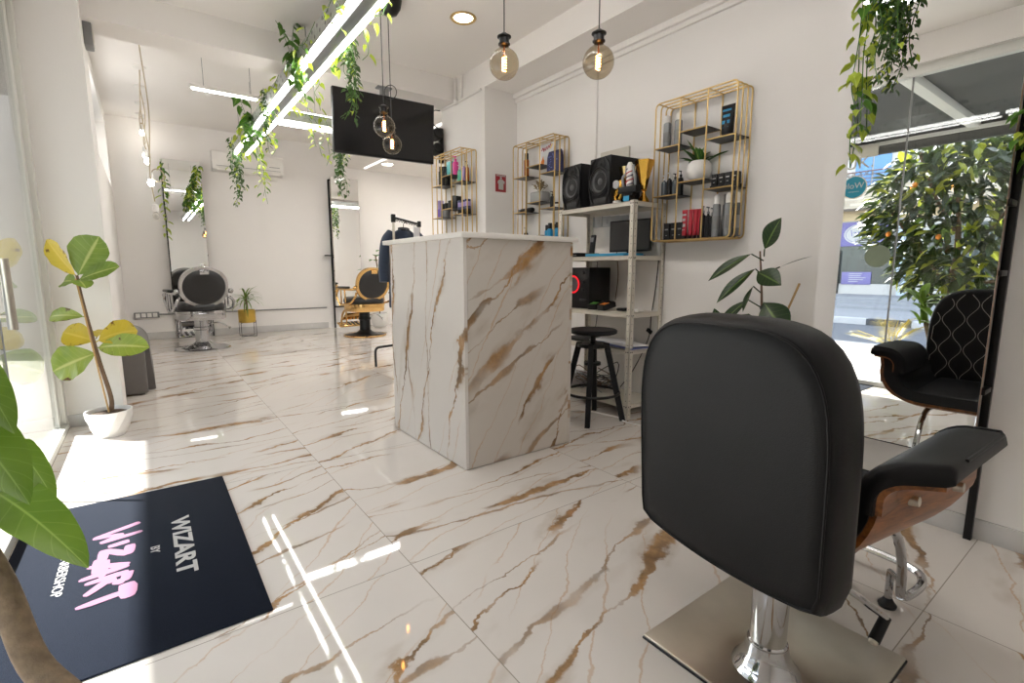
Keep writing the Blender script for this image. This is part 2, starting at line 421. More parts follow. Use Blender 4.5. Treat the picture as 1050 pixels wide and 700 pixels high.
# ---------------------------------------------------------------- leaves and plants
def leaf(mb, base, d, up, L, W, droop=0.0, fold=.12, prof='ovate', wav=0.0, nu=9, nv=4, stalk=0.0, roll=0.0):
    base = Vector(base); d = Vector(d).normalized(); up = Vector(up)
    side = d.cross(up)
    if side.length < 1e-3: side = d.orthogonal()
    side.normalize(); up = side.cross(d).normalized()
    if roll:
        q = Matrix.Rotation(roll, 3, d); side = q @ side; up = q @ up
    pts = [base.copy()]; cur = base.copy(); dirs = []
    for i in range(nu):
        a = droop * (i + .5) / nu
        dd = d * math.cos(a) - up * math.sin(a); dirs.append(dd); cur = cur + dd * (L / nu); pts.append(cur.copy())
    dirs.append(dirs[-1])
    def w(t):
        if prof == 'ovate': return math.sin(PI * min(1, t ** .75)) ** .8 * (1 - .12 * t)
        if prof == 'fiddle': return (math.sin(PI * t ** 1.15) ** .62) * (.72 + .38 * t)
        if prof == 'strap': return min(1, (t * 7) ** .6 if t < .15 else 1) * (1 - t ** 3.0) ** .8
        if prof == 'heart': return (math.sin(PI * t ** .55)) ** .9
        return math.sin(PI * t)
    def fn(a, b):
        i = min(nu, int(round(a * nu))); v = b * 2 - 1
        ww = W * .5 * max(w(i / nu), .004)
        n = side.cross(dirs[i]).normalized()
        return pts[i] + side * v * ww + n * (abs(v) ** 1.5 * fold * ww * 2 + wav * ww * math.sin(i * 1.7 + v * 2.0) * abs(v))
    mb.grid(fn, nu, nv)
    return pts[-1]

def small_leaf(mb, p, d, n, L, W):
    d = Vector(d).normalized(); n = Vector(n); s = d.cross(n)
    if s.length < 1e-3: s = d.orthogonal()
    s.normalize(); n = s.cross(d)
    p = Vector(p); f = n * W * .18
    ctl = [p, p + d * L * .55 - n * L * .06, p + d * L - n * L * .22]
    a1 = p - d * L * .08 + s * W * .36 + f; a2 = p + d * L * .30 + s * W * .5 + f; a3 = p + d * L * .68 + s * W * .27 + f * .4
    b1 = p - d * L * .08 - s * W * .36 + f; b2 = p + d * L * .30 - s * W * .5 + f; b3 = p + d * L * .68 - s * W * .27 + f * .4
    n0 = len(mb.bm.faces); bm = mb.bm
    vs = [bm.verts.new(v) for v in (ctl[0], ctl[1], ctl[2], a1, a2, a3, b1, b2, b3)]
    U = [(0, .5), (.55, .5), (1, .5), (0, .9), (.3, 1), (.7, .8), (0, .1), (.3, 0), (.7, .2)]
    for q in ((0, 3, 4, 1), (1, 4, 5, 2), (0, 1, 7, 6), (1, 2, 8, 7)):
        fc = bm.faces.new([vs[i] for i in q])
        for l, i in zip(fc.loops, q): l[mb.uv].uv = U[i]
    mb._mark(n0)

def curve(pts, n=12):
    P = [Vector(p) for p in pts]; out = []
    Q = [P[0] * 2 - P[1]] + P + [P[-1] * 2 - P[-2]]
    for i in range(1, len(Q) - 2):
        p0, p1, p2, p3 = Q[i - 1:i + 3]
        for k in range(n):
            t = k / n
            out.append(.5 * ((2 * p1) + (-p0 + p2) * t + (2 * p0 - 5 * p1 + 4 * p2 - p3) * t * t + (-p0 + 3 * p1 - 3 * p2 + p3) * t ** 3))
    out.append(P[-1]); return out

def vine(name, label, cat, loc, strands, group=None, seed=1):
    """strands: (points, leaf length, spacing, spread, material index, scatter)"""
    r = random.Random(seed)
    t = thing(name, label, cat, loc, 0, group)
    sb = MB(); lb = MB()
    for pts, L, sp, mi, scat in strands:
        c = curve(pts, 8); sb.tube(c, .0022, 5)
        acc = 0.0; side = 1
        for a, b in zip(c, c[1:]):
            acc += (b - a).length
            while acc > sp:
                acc -= sp; side = -side
                ang = r.uniform(0, 2 * PI)
                out = Vector((math.cos(ang), math.sin(ang), r.uniform(-.9, .25)))
                lf = L * r.uniform(.7, 1.25)
                p = a + out * r.uniform(.1, 1) * scat
                lb.mi = mi if r.random() > .12 else (mi + 2) % 3
                dd = Vector((out.x, out.y, -abs(out.z) - .35))
                small_leaf(lb, p, dd, Vector((r.uniform(-.4, .4), r.uniform(-.4, .4), 1)) , lf, lf * .72)
    sb.build('stem', L_mid, t); lb.build('foliage', [L_pothos, L_ivy, L_mid], t, 180, norm=False)
    return t

def text_mesh(s, size, mat, name, parent=None, sx=1.0, ext=.0008, M=None, align='CENTER', bold=0.0):
    cu = bpy.data.curves.new(name + '_curve', 'FONT'); cu.body = s; cu.size = size; cu.extrude = ext; cu.align_x = align; cu.align_y = 'CENTER'
    cu.resolution_u = 3; cu.offset = bold
    o = bpy.data.objects.new(name + '_tmp', cu); C.objects.link(o)
    bpy.context.view_layer.update()
    me = bpy.data.meshes.new_from_object(o.evaluated_get(bpy.context.evaluated_depsgraph_get()))
    bpy.data.objects.remove(o); bpy.data.curves.remove(cu)
    T = (M or Matrix.Identity(4)) @ Matrix.Diagonal((sx, 1, 1, 1))
    me.transform(T); me.materials.clear(); me.materials.append(mat); me.name = name
    r = bpy.data.objects.new(name, me); C.objects.link(r)
    if parent is not None: r.parent = parent
    return r
def frame(o, x, y, z=None):
    """matrix with given origin and x / y directions (z = x cross y)"""
    x = Vector(x).normalized(); y = Vector(y).normalized(); z = x.cross(y)
    m = Matrix((x, y, z)).transposed().to_4x4(); m.translation = Vector(o); return m
# ================================================================ SETTING
def uvmap(mb, fn):
    for f in mb.bm.faces:
        f.normal_update()
        for l in f.loops: l[mb.uv].uv = fn(l.vert.co, f.normal)
mb = MB(); mb.bx(-.53, 5.6, -1.25, 9.6, -.12, 0); uvmap(mb, lambda c, n: (c.x, c.y)); struct('floor', mb, M_floor)
struct('wall_right', MB().bx(3.1, 3.3, .9, 4.2, 0, 3.0), M_wall)
struct('wall_right_front', MB().bx(2.61, 3.3, -1.25, 1.05, 0, 3.0), M_wall)
struct('wall_pier_right', MB().bx(2.72, 3.3, 4.11, 4.95, 0, 2.78), M_wall)
struct('baseboard_right_front', MB().bx(2.597, 2.61, -1.1, 1.05, 0, .085, .003), M_base)
struct('baseboard_right', MB().bx(3.087, 3.1, 1.05, 4.11, 0, .085, .003), M_base)
struct('wall_back', MB().bx(-.6, 5.6, 9.5, 9.7, 0, 3.5), M_wall)
struct('baseboard_back', MB().bx(-.27, 2.72, 9.487, 9.5, 0, .11, .003), M_base)
struct('wall_far_right', MB().bx(5.5, 5.7, 4.95, 9.5, 0, 3.5), M_wall)
struct('wall_right_return', MB().bx(3.1, 5.6, 4.8, 4.95, 0, 3.5), M_wall)
struct('wall_front', MB().bx(-.6, 2.8, -1.4, -1.2, 0, 3.2), M_wall)
struct('light_blocker_left_front', MB().bx(-.60, -.46, -1.25, .55, 0, 3.0), M_wall)  # unseen, added over the glass to cut daylight around the salon chair
struct('wall_pier_left', MB().bx(-.56, -.20, 4.45, 4.95, 0, 3.0), M_wall)
struct('baseboard_left', MB().bx(-.53, -.19, 4.437, 4.45, 0, .085, .003), M_base)
mb = MB(); mb.bx(-.50, -.27, 4.95, 9.5, 0, 2.25); mb.bx(-.50, -.27, 4.95, 9.5, 3.12, 3.5); mb.bx(-.50, -.27, 4.95, 5.15, 2.25, 3.12); mb.bx(-.50, -.27, 9.25, 9.5, 2.25, 3.12)
struct('wall_left', mb, M_wall)
M_frost = pm('frosted_pane', (.85, .85, .83), .6, var=.01)
_nt = M_frost.node_tree; _p = [n for n in _nt.nodes if n.type == 'BSDF_PRINCIPLED'][0]; _t = N(_nt, 'ShaderNodeBsdfTranslucent'); _t.inputs[0].default_value = (.85, .85, .84, 1)
_m = N(_nt, 'ShaderNodeMixShader'); _m.inputs[0].default_value = .80; _o = [n for n in _nt.nodes if n.type == 'OUTPUT_MATERIAL'][0]
_nt.links.new(_p.outputs[0], _m.inputs[1]); _nt.links.new(_t.outputs[0], _m.inputs[2]); _nt.links.new(_m.outputs[0], _o.inputs[0])
struct('window_2', MB().bx(-.40, -.39, 5.15, 9.25, 2.25, 3.12), M_frost)
# ceilings and beams (the front bay sits between two beams, the back bay is higher, a lower soffit runs off to the right)
struct('ceiling', MB().bx(-.6, 2.72, -1.4, 4.65, 3.0, 3.15), M_ceil)
struct('ceiling_beam_right', MB().bx(2.72, 3.3, 1.05, 4.95, 2.78, 3.15), M_ceil)
struct('ceiling_beam_cross', MB().bx(-.6, 5.6, 4.65, 4.95, 2.78, 3.5), M_ceil)
struct('ceiling_back', MB().bx(-.6, 2.95, 4.95, 9.6, 3.3, 3.5), M_ceil)
struct('ceiling_soffit_back', MB().bx(2.95, 5.6, 4.95, 9.6, 2.96, 3.5), M_ceil)
struct('ceiling_beam_front', MB().bx(-.62, -.46, -1.3, 4.45, 2.78, 3.0), M_ceil)
mb = MB(); mb.bx(3.05, 3.1, 1.05, 4.11, 2.735, 2.78, .004); mb.bx(3.075, 3.1, 1.05, 4.11, 2.70, 2.735, .004); struct('trim_1', mb, M_ceil)
struct('trim_2', MB().bx(3.082, 3.1, 3.005, 3.035, 1.60, 2.71, .003), M_wall)                   # cable trunking
mb = MB(); mb.tube([(2.70, 4.14, 2.76), (2.70, 4.93, 2.76)], .012, 8); mb.tube([(2.70, 4.62, 2.76), (2.70, 4.62, 3.0)], .014, 8); mb.tube([(2.70, 4.50, 2.78), (2.70, 4.50, 3.0)], .012, 8)
mb.box((2.695, 4.60, 2.765), (.03, .05, .05), None, .006); struct('trim_3', mb, M_wall)
struct('trim_4', MB().tube([(-.10, 9.485, .39), (2.70, 9.485, .385)], .011, 8), M_grey)         # conduit on the back wall
mb = MB(); 
for y in (5.6, 7.6):
    mb.bx(3.25 + (y - 5.6) * .1, 3.29 + (y - 5.6) * .1, y, y + 1.7, 2.945, 2.96)
led = struct('trim_5', mb, M_led2)                                                              # light strips let into the soffit
# storefront
fr = MB(); fr.bx(-.57, -.50, -1.2, 4.45, 0, .045, .004); fr.bx(-.57, -.50, -1.2, 4.45, 2.70, 2.78, .004)
for y0, y1 in ((4.36, 4.45), (-1.2, -1.1)): fr.bx(-.565, -.505, y0, y1, .0, 2.74, .004)
fr.bx(-.56, -.53, 4.27, 4.36, 0.04, 2.7, .004)
win = struct('window_1', fr, M_alu)
for i, (a, b) in enumerate(((-1.1, 1.558), (1.566, 3.10), (3.108, 4.30))):
    struct('window_pane', MB().bx(-.541, -.533, a, b, .045, 2.70), M_glass, win)
mb = MB()
for y in (1.562, 3.104): mb.bx(-.543, -.531, y - .006, y + .006, .045, 2.70)
struct('window_seam', mb, M_grey, win)
mb = MB(); mb.cyl((-.47, 2.95, .82), (-.47, 2.95, 1.12), .017, n=14)
for z in (.88, 1.06): mb.cyl((-.47, 2.95, z), (-.535, 2.95, z), .009, n=10)
struct('door_handle', mb, M_steel, win)
# writing and stickers on the glass
def disc(mb, c, r, th, n=40): mb.cyl((c[0] - th, c[1], c[2]), (c[0], c[1], c[2]), r, n=n)
st = thing('window_sticker', 'round teal delivery sticker with white lettering on the shop window glass', 'sticker', (-.528, 1.93, 1.84))
mb = MB(); disc(mb, (0.0, 0, 0), .105, .002); mb.build('border', M_cream, st)
mb = MB(); disc(mb, (.001, 0, 0), .096, .002); mb.build('face', pm('teal_print', (.005, .22, .32), .5), st)
Mx = frame((.002, 0, .012), (0, 1, 0), (0, 0, 1))
text_mesh('Wolt', .075, M_mwhite, 'lettering', st, 1.0, .0006, Mx)
text_mesh('ordering here', .016, M_mwhite, 'lettering', st, 1.0, .0006, frame((.002, 0, -.04), (0, 1, 0), (0, 0, 1)))
mb = MB(); disc(mb, (0, 0, 0), .10, .004); solo('window_sticker', mb, pm('sage_print', (.20, .24, .17), .6), 'plain round sage green sticker on the shop window glass', 'sticker', (-.527, 1.69, 1.20))
gl = thing('window_lettering', 'pale gold shop lettering along the top of the window glass', 'sign', (-.528, 1.96, 2.05))
M_lett = pm('pale_gold_vinyl', (.34, .32, .25), .5)
text_mesh('HUK.', .15, M_lett, 'lettering', gl, 1.0, .0006, frame((0, 0, 0), (0, -1, 0), (0, 0, 1)))
text_mesh('H A I R C A R E', .055, M_lett, 'lettering', gl, 1.0, .0006, frame((0, 0, -.10), (0, -1, 0), (0, 0, 1)))

# ================================================================ OUTSIDE (seen through the glass and in the tall mirror)
def tilemat(name, c, g, s=.45):
    m, nt, out = newmat(name); p = N(nt, 'ShaderNodeBsdfPrincipled'); nt.links.new(p.outputs[0], out.inputs[0]); setv(p, Roughness=.55)
    tc = N(nt, 'ShaderNodeTexCoord'); b = N(nt, 'ShaderNodeTexBrick'); nt.links.new(tc.outputs['Object'], b.inputs[0])
    b.offset = 0; setv(b, Scale=1.0); b.inputs['Mortar Size'].default_value = .006; b.inputs['Brick Width'].default_value = s; b.inputs['Row Height'].default_value = s
    b.inputs[1].default_value = (*c, 1); b.inputs[2].default_value = (*[q * .92 for q in c], 1); b.inputs[3].default_value = (*g, 1)
    nt.links.new(b.outputs[0], p.inputs['Base Color']); return m
struct('ground_terrace', MB().bx(-3.6, -.53, -7, 9.2, -.5, -.012), tilemat('terrace_tile', (.40, .375, .34), (.22, .20, .18)))
struct('ground_road', MB().bx(-11.5, -3.6, -30, 45, -.7, -.46), pm('asphalt', (.13, .14, .16), .9, var=.15, scale=30, bump=.3))
M_conc = pm('pavement', (.30, .31, .33), .85, var=.12, scale=6)
mb = MB(); mb.bx(-16, -11.7, -30, 45, -.7, -.32); mb.bx(-17.5, -16, -30, 45, -.7, -.22); mb.bx(-19, -17.5, -30, 45, -.7, -.12); mb.bx(-22, -19, -30, 45, -.7, -.03); struct('ground_pavement', mb, M_conc)
m, nt, out = newmat('kerb_paint'); p = N(nt, 'ShaderNodeBsdfPrincipled'); nt.links.new(p.outputs[0], out.inputs[0]); tc = N(nt, 'ShaderNodeTexCoord'); sx = N(nt, 'ShaderNodeSeparateXYZ'); nt.links.new(tc.outputs['Object'], sx.inputs[0])
k = math_(nt, 'LESS_THAN', math_(nt, 'FRACT', math_(nt, 'MULTIPLY', sx.outputs[1], .48)), .5)
nt.links.new(mixc(nt, k, (.55, .55, .56), (.045, .05, .06)), p.inputs['Base Color'])
struct('ground_kerb', MB().bx(-11.7, -11.45, -30, 45, -.7, -.28, .02), m)
M_can = pm('canopy_grey', (.05, .052, .048), .7, var=.08, scale=2)
mb = MB(); mb.bx(-3.1, -.53, -7, 7.2, 2.80, 2.98); mb.bx(-3.16, -3.08, -7, 7.2, 2.60, 2.98); can = struct('ceiling_canopy', mb, M_can)
mb = MB(); mb.bx(-3.08, -.6, 1.60, 1.70, 2.72, 2.80, .004); mb.bx(-3.07, -3.03, -7, 7.2, 2.70, 2.74)
struct('canopy_rail', mb, M_alu, can)
struct('wall_outside', MB().bx(-2.3, -.6, 9.0, 9.2, -.4, 4.4), pm('grey_render', (.42, .40, .37), .8, var=.05, scale=2))
sg = thing('hanging_sign', 'small cream sign board hanging under the canopy edge outside', 'sign', (-2.9, 2.72, 2.62))
MB().box((0, 0, 0), (.03, .36, .15), None, .004).build('board', M_cream, sg)
for y in (-.13, .13): MB().cyl((0, y, .07), (0, y, .185), .004, n=6).build('hanger', M_black, sg)

# far building across the street
M_plas = pm('building_plaster', (.52, .50, .48), .85, var=.04); M_crm = pm('building_cream', (.60, .47, .30), .85, var=.05)
M_shut = pm('blue_shutter', (.12, .27, .50), .6); M_dglass = pm('shop_glass', (.03, .045, .05), .12, var=.5, scale=1.2)
m, nt, out = newmat('stone_cladding'); p = N(nt, 'ShaderNodeBsdfPrincipled'); setv(p, Roughness=.85); nt.links.new(p.outputs[0], out.inputs[0]); tc = N(nt, 'ShaderNodeTexCoord'); mp = N(nt, 'ShaderNodeMapping'); mp.inputs['Rotation'].default_value = (0, R(90), 0)
sx = N(nt, 'ShaderNodeSeparateXYZ'); nt.links.new(tc.outputs['Object'], sx.inputs[0]); cx = N(nt, 'ShaderNodeCombineXYZ'); nt.links.new(sx.outputs[1], cx.inputs[0]); nt.links.new(sx.outputs[2], cx.inputs[1])
b = N(nt, 'ShaderNodeTexBrick'); nt.links.new(cx.outputs[0], b.inputs[0]); setv(b, Scale=1.0); b.inputs['Brick Width'].default_value = .5; b.inputs['Row Height'].default_value = .13; b.inputs['Mortar Size'].default_value = .01
b.inputs[1].default_value = (.62, .53, .42, 1); b.inputs[2].default_value = (.44, .37, .29, 1); b.inputs[3].default_value = (.40, .36, .31, 1); nt.links.new(b.outputs[0], p.inputs['Base Color']); M_stone = m
bd = thing('building', 'pale building across the street with stone balcony and purple shop sign', 'building', (-22, 8, 0))
# local: x towards the street, y along it
mb = MB(); mb.bx(-6, 0, -24, 20, 3.3, 12); mb.bx(-6, 0, -24, -.95, -.1, 3.3); mb.bx(-6, 0, 2.4, 20, -.1, 3.3); mb.bx(-6, -.4, -.95, 2.4, -.1, 3.3); mb.build('wall', M_plas, bd)
MB().bx(-.02, .05, -24, 20, 3.35, 3.86).build('cornice', M_crm, bd)
MB().bx(.05, 1.2, -24, 20, 3.80, 4.72, .02).build('balcony', M_stone, bd)
mb = MB()
for z in (4.90, 5.06, 5.22): mb.tube([(1.15, -.3, z), (1.15, 20, z)], .016, 6)
mb.tube([(1.15, -.6, 5.36), (1.15, 20, 5.36)], .03, 6)
for i in range(14): mb.cyl((1.15, -.3 + i * 1.5, 4.7), (1.15, -.3 + i * 1.5, 5.36), .025, n=6)
mb.build('railing', pm('brown_rail', (.16, .08, .07), .5), bd)
for y in (.22, .93, 2.1): MB().bx(.0, .05, y, y + .64, 4.75, 6.4, .01).build('shutter', M_shut, bd)
MB().bx(-.05, -.03, -.95, 2.4, .45, 2.2).build('shop_window', M_dglass, bd)
MB().bx(-.1, .03, -8, -1.4, .3, 3.0).build('shop_window', M_dglass, bd)
MB().bx(-.2, -.02, -.95, 2.4, -.1, .45).build('sill', M_plas, bd)
MB().box((.1, -.55, 1.5), (.3, .28, 3.6), Euler((R(-5), 0, 0))).build('pillar', pm('pale_blue_render', (.46, .54, .66), .8), bd)
MB().bx(.0, .08, .08, 2.4, 2.2, 3.30, .01).build('sign_board', pm('violet_board', (.17, .15, .36), .6), bd)
mb = MB()
M0 = frame((.09, 1.08, 2.74), (0, 1, 0), (0, 0, 1))
mb.prism([(.70 * math.cos(2 * PI * i / 36), .47 * math.sin(2 * PI * i / 36)) for i in range(36)], .01, M0); mb.build('sign_oval', M_mwhite, bd)
mb = MB(); mb.tube([M0 @ Vector((.62 * math.cos(2 * PI * i / 36), .40 * math.sin(2 * PI * i / 36), .012)) for i in range(36)], .012, 4, True); mb.build('sign_rim', MATS['violet_board'], bd)
text_mesh('Pearl', .42, MATS['violet_board'], 'sign_lettering', bd, 1, .002, frame((.105, 1.08, 2.78), (0, 1, 0), (0, .2, 1)))
text_mesh('Bakery', .17, MATS['violet_board'], 'sign_lettering', bd, 1, .002, frame((.105, 1.08, 2.48), (0, 1, 0), (0, 0, 1)))
MB().bx(-.02, .03, .55, 1.75, .42, 1.0, .01).build('window_poster', MATS['violet_board'], bd)
mb = MB()
for i, w in enumerate((.55, .5, .7, .6, .4)): mb.bx(.03, .035, 1.55 - w - .1, 1.45, .9 - i * .09, .93 - i * .09)
mb.build('poster_lines', M_mwhite, bd)
MB().bx(.0, .06, 1.85, 2.2, -.1, 2.0, .01).build('door_panel', M_matte, bd)
mb = MB(); mb.prism([(.13 * math.cos(2 * PI * i / 24), .28 * math.sin(2 * PI * i / 24)) for i in range(24)], .01, frame((.06, 2.02, 1.45), (0, 1, 0), (0, 0, 1))); mb.build('door_emblem', M_mwhite, bd)

# tree at the terrace edge
r = random.Random(5)
t = thing('tree', 'leafy street tree with orange fruit at the terrace edge', 'tree', (-4.6, 2.05, -.46))
mb = MB(); mb.tube(curve([(0, 0, 0), (.04, .03, .8), (-.05, -.05, 1.7), (0, 0, 2.6)]), [.07 - .0012 * i for i in range(37)], 9)
for a, bq, cq in (((0, 0, 1.3), (.1, .4, 1.9), (.1, .8, 2.5)), ((-.03, -.02, 1.6), (.1, -.4, 2.1), (0, -.8, 2.8)), ((0, 0, 2.1), (.3, .2, 2.6), (.4, .4, 3.2)), ((0, 0, 1.1), (.25, -.2, 1.3), (.4, -.6, 1.4))):
    mb.tube(curve([a, bq, cq], 6), .022, 7)
mb.build('trunk', M_bark, t)
lb = MB()
for i in range(2100):
    while True:
        q = Vector((r.uniform(-1, 1), r.uniform(-1, 1), r.uniform(-1, 1)))
        if q.length < 1: break
    q = q.normalized() * q.length ** .4
    c = Vector((q.x * .85, .05 + q.y * .98, 2.25 + q.z * 1.25))
    if q.z < -.35: c.y -= .25
    lb.mi = 0 if r.random() < .84 else 1
    d = Vector((q.x + r.uniform(-.8, .8), q.y + r.uniform(-.8, .8), r.uniform(-1, .5)))
    leaf(lb, c, d, (r.uniform(-.5, .5), r.uniform(-.5, .5), 1), r.uniform(.18, .32), r.uniform(.08, .12), .5, .12, 'x', 0, 3, 2)
lb.build('foliage', [L_tree, L_treey], t, 180, norm=False)
mb = MB()
for (y, z) in ((.55, 2.05), (-.02, 1.98), (.3, 2.7)): mb.ball((.82, y, z), .032, (1, 1, 1.2), 10, 8)
mb.build('fruit', pm('orange_fruit', (.75, .24, .02), .5), t)
t = thing('palm_bush', 'low yellow feathery palm bush growing at the terrace edge outside', 'plant', (-3.35, 2.3, -.012))
lb = MB(); st_ = MB()
for i in range(11):
    a = i * 2.4; el = .55 + .35 * (i % 3)
    d = Vector((math.cos(a) * math.cos(el), math.sin(a) * math.cos(el), math.sin(el)))
    c = curve([(0, 0, .02), d * .28, d * .5 + Vector((d.x * .06, d.y * .06, -.05))], 8); st_.tube(c, .004, 4)
    for k in range(5, len(c) - 1):
        for s in (-1, 1):
            tdir = (c[k + 1] - c[k]).normalized(); sd = tdir.cross(Vector((0, 0, 1))).normalized()
            leaf(lb, c[k], tdir * .8 + sd * s, (0, 0, 1), .15, .018, .6, .1, 'x', 0, 3, 2)
st_.build('stalk', L_palm, t); lb.build('foliage', L_palm, t, 180, norm=False)
# patio chair on the terrace (its shadow shows through the glass)
# ================================================================ RECEPTION COUNTER
ct = thing('reception_counter', 'tall marble clad reception counter with thin white top', 'counter', (1.307, 2.18, 0))
MB().bx(.02, .738, .02, .94, 0, 1.233).build('carcass', M_white, ct)
mb = MB(); mb.bx(0, .02, 0, .94, .004, 1.235, .0015, 1); uvmap(mb, lambda c, n: (c.y, c.z)); mb.build('side_panel', M_cside, ct)
mb = MB(); mb.bx(.021, .738, 0, .02, .004, 1.235, .0015, 1); uvmap(mb, lambda c, n: (c.x, c.z)); mb.build('front_panel', M_cfront, ct)
mb = MB(); mb.bx(.738, .758, 0, .94, .004, 1.235, .0015, 1); uvmap(mb, lambda c, n: (c.y + 3, c.z)); mb.build('end_panel', M_cfront, ct)
MB().bx(-.027, .775, -.03, .99, 1.235, 1.262, .003).build('worktop', M_top, ct)

# ================================================================ SALON CHAIR (foreground)
def taper(w, b): return 1 - .07 * max(0, w / b) ** 2 - .012 * max(0, -w / b)
def outline(a, b, n=72, nt_=3.9, nb=22, sc=1.0):
    o = []
    for i in range(n):
        th = 2 * PI * i / n + .0123; c, s = math.cos(th), math.sin(th); e = nt_ if s > 0 else nb
        rr = (abs(c) ** e + abs(s) ** e) ** (-1 / e); w = b * rr * s; u = a * taper(w, b) * rr * c
        if s < 0: w -= .028 * (1 - (u / a) ** 2) * (abs(w) / b) ** 3
        o.append((u * sc, w * sc))
    return o
ch = thing('salon_chair', 'black leather salon chair with walnut arms on square steel base', 'chair', (1.345, .578, 0), R(-2))
Q8 = Euler((0, 0, R(2)))
mb = MB(); mb.box((0, 0, .0095), (.51, .49, .009), Q8, .004); o = mb.build('base_plate', M_steel, ch)
MB().box((0, 0, .003), (.516, .496, .006), Q8, .003).build('base_rim', M_plastic, o)
mb = MB(); mb.lathe([(0, .012), (.085, .012), (.083, .018), (.07, .03), (.056, .06), (.050, .09), (.0, .09)], (-.085, -.03, 0), n=36); mb.build('base_flare', M_chrome, ch)
mb = MB(); mb.lathe([(0, .085), (.049, .085), (.049, .094), (.045, .098), (.044, .36), (0, .36)], (-.085, -.03, 0), n=36); mb.build('pump_column', M_chrome, ch)
MB().bx(-.15, .16, -.16, .16, .35, .375, .01).build('seat_plate', M_black, ch)
BK = Matrix.Rotation(R(-6), 4, 'Z') @ Matrix.Translation((-.234, -.006, .664)) @ Matrix.Rotation(R(-3), 4, 'Y')
def bpt(u, w, n): return BK @ Vector((n, u, w))
mb = MB(); A_, B_ = .267, .302
loops = []
for s, n in ((.02, -.060), (.5, -.0595), (.82, -.058), (.95, -.055), (.968, -.049), (.984, -.040), (.995, -.024), (1, .0), (1, .03), (.985, .048), (.95, .056), (.9, .058), (.5, .058), (.02, .058)):
    loops.append([bpt(u, w, n) for u, w in outline(A_, B_, sc=s)])
mb.loft(loops); br = mb.build('backrest', M_leather, ch, 50)
mb = MB(); mb.tube([bpt(u, w, -.0545) for u, w in outline(A_, B_, sc=.945)], .0030, 6, True); mb.tube([bpt(u, w, -.036) for u, w in outline(A_, B_, sc=.979)], .0022, 6, True); mb.build('piping', M_leather, br)
mb = MB()
nl = 10
for k in range(nl):
    y0 = -.238 + k * .476 / (nl - 1)
    pts = []
    for i in range(61):
        w = -.27 + .54 * i / 60; u = y0 + .022 * math.sin(w * 2 * PI / .17) * (1 if k % 2 else -1)
        aa = A_ * taper(w, B_); e = 3.9 if w > 0 else 22
        lim = aa * (1 - abs(w / B_ / .93) ** e) ** (1 / e) * .93 if abs(w) < B_ * .93 else 0
        if abs(u) < lim: pts.append(bpt(u, w, .0592))
    if len(pts) > 2: mb.tube(pts, .0014, 5)
mb.build('stitching', M_thread, br)
# plywood bucket: U section swept from back to front, black cushion inside it
HW = .272
def usec(off, top, n=10):
    P = []; R0 = .17
    for i in range(n + 1):
        a = PI / 2 * i / n; P.append((HW - R0 + (R0 - off) * math.sin(a), .36 + R0 - (R0 - off) * math.cos(a)))
    P.append((HW - off + .006, (top + .53) / 2)); P.append((HW - off + .012, top))
    return [(-y, z) for y, z in P[::-1]] + P
def shell(mb, o0, o1, top, x0=0.0, x1=0.0, nx=12):
    def X(t, z): 
        a = -.115 + .42 * max(0, z - .38) + x0; b = .43 - .62 * max(0, z - .40) + x1
        return a + (b - a) * t
    secs = []
    for i in range(nx + 1):
        t = i / nx; a = usec(o0, top); b = usec(o1, top)
        lift = .35 * max(0, t - .7) ** 2
        k = (.258 + .075 * t) / HW
        secs.append([Vector((X(t, z), .026 + y * k, z + lift)) for y, z in a + b[::-1]])
    mb.loft(secs)
mb = MB(); shell(mb, 0, .014, .575); o = mb.build('seat_shell', M_walnut, ch, 40)
for y in (-1, 1):
    for x in (.07, .255): MB().cyl((x, .026 + y * (.264 + .19 * x), .535), (x, .026 + y * (.284 + .19 * x), .537), .0135, .0115, 16).build('bolt', M_steel, o)
mb = MB(); shell(mb, .0145, .062, .57, -.006, .004)
mb.box((.12, .026, .43), (.60, .36, .05), None, .022, 3); mb.build('seat', M_leather, ch, 45)
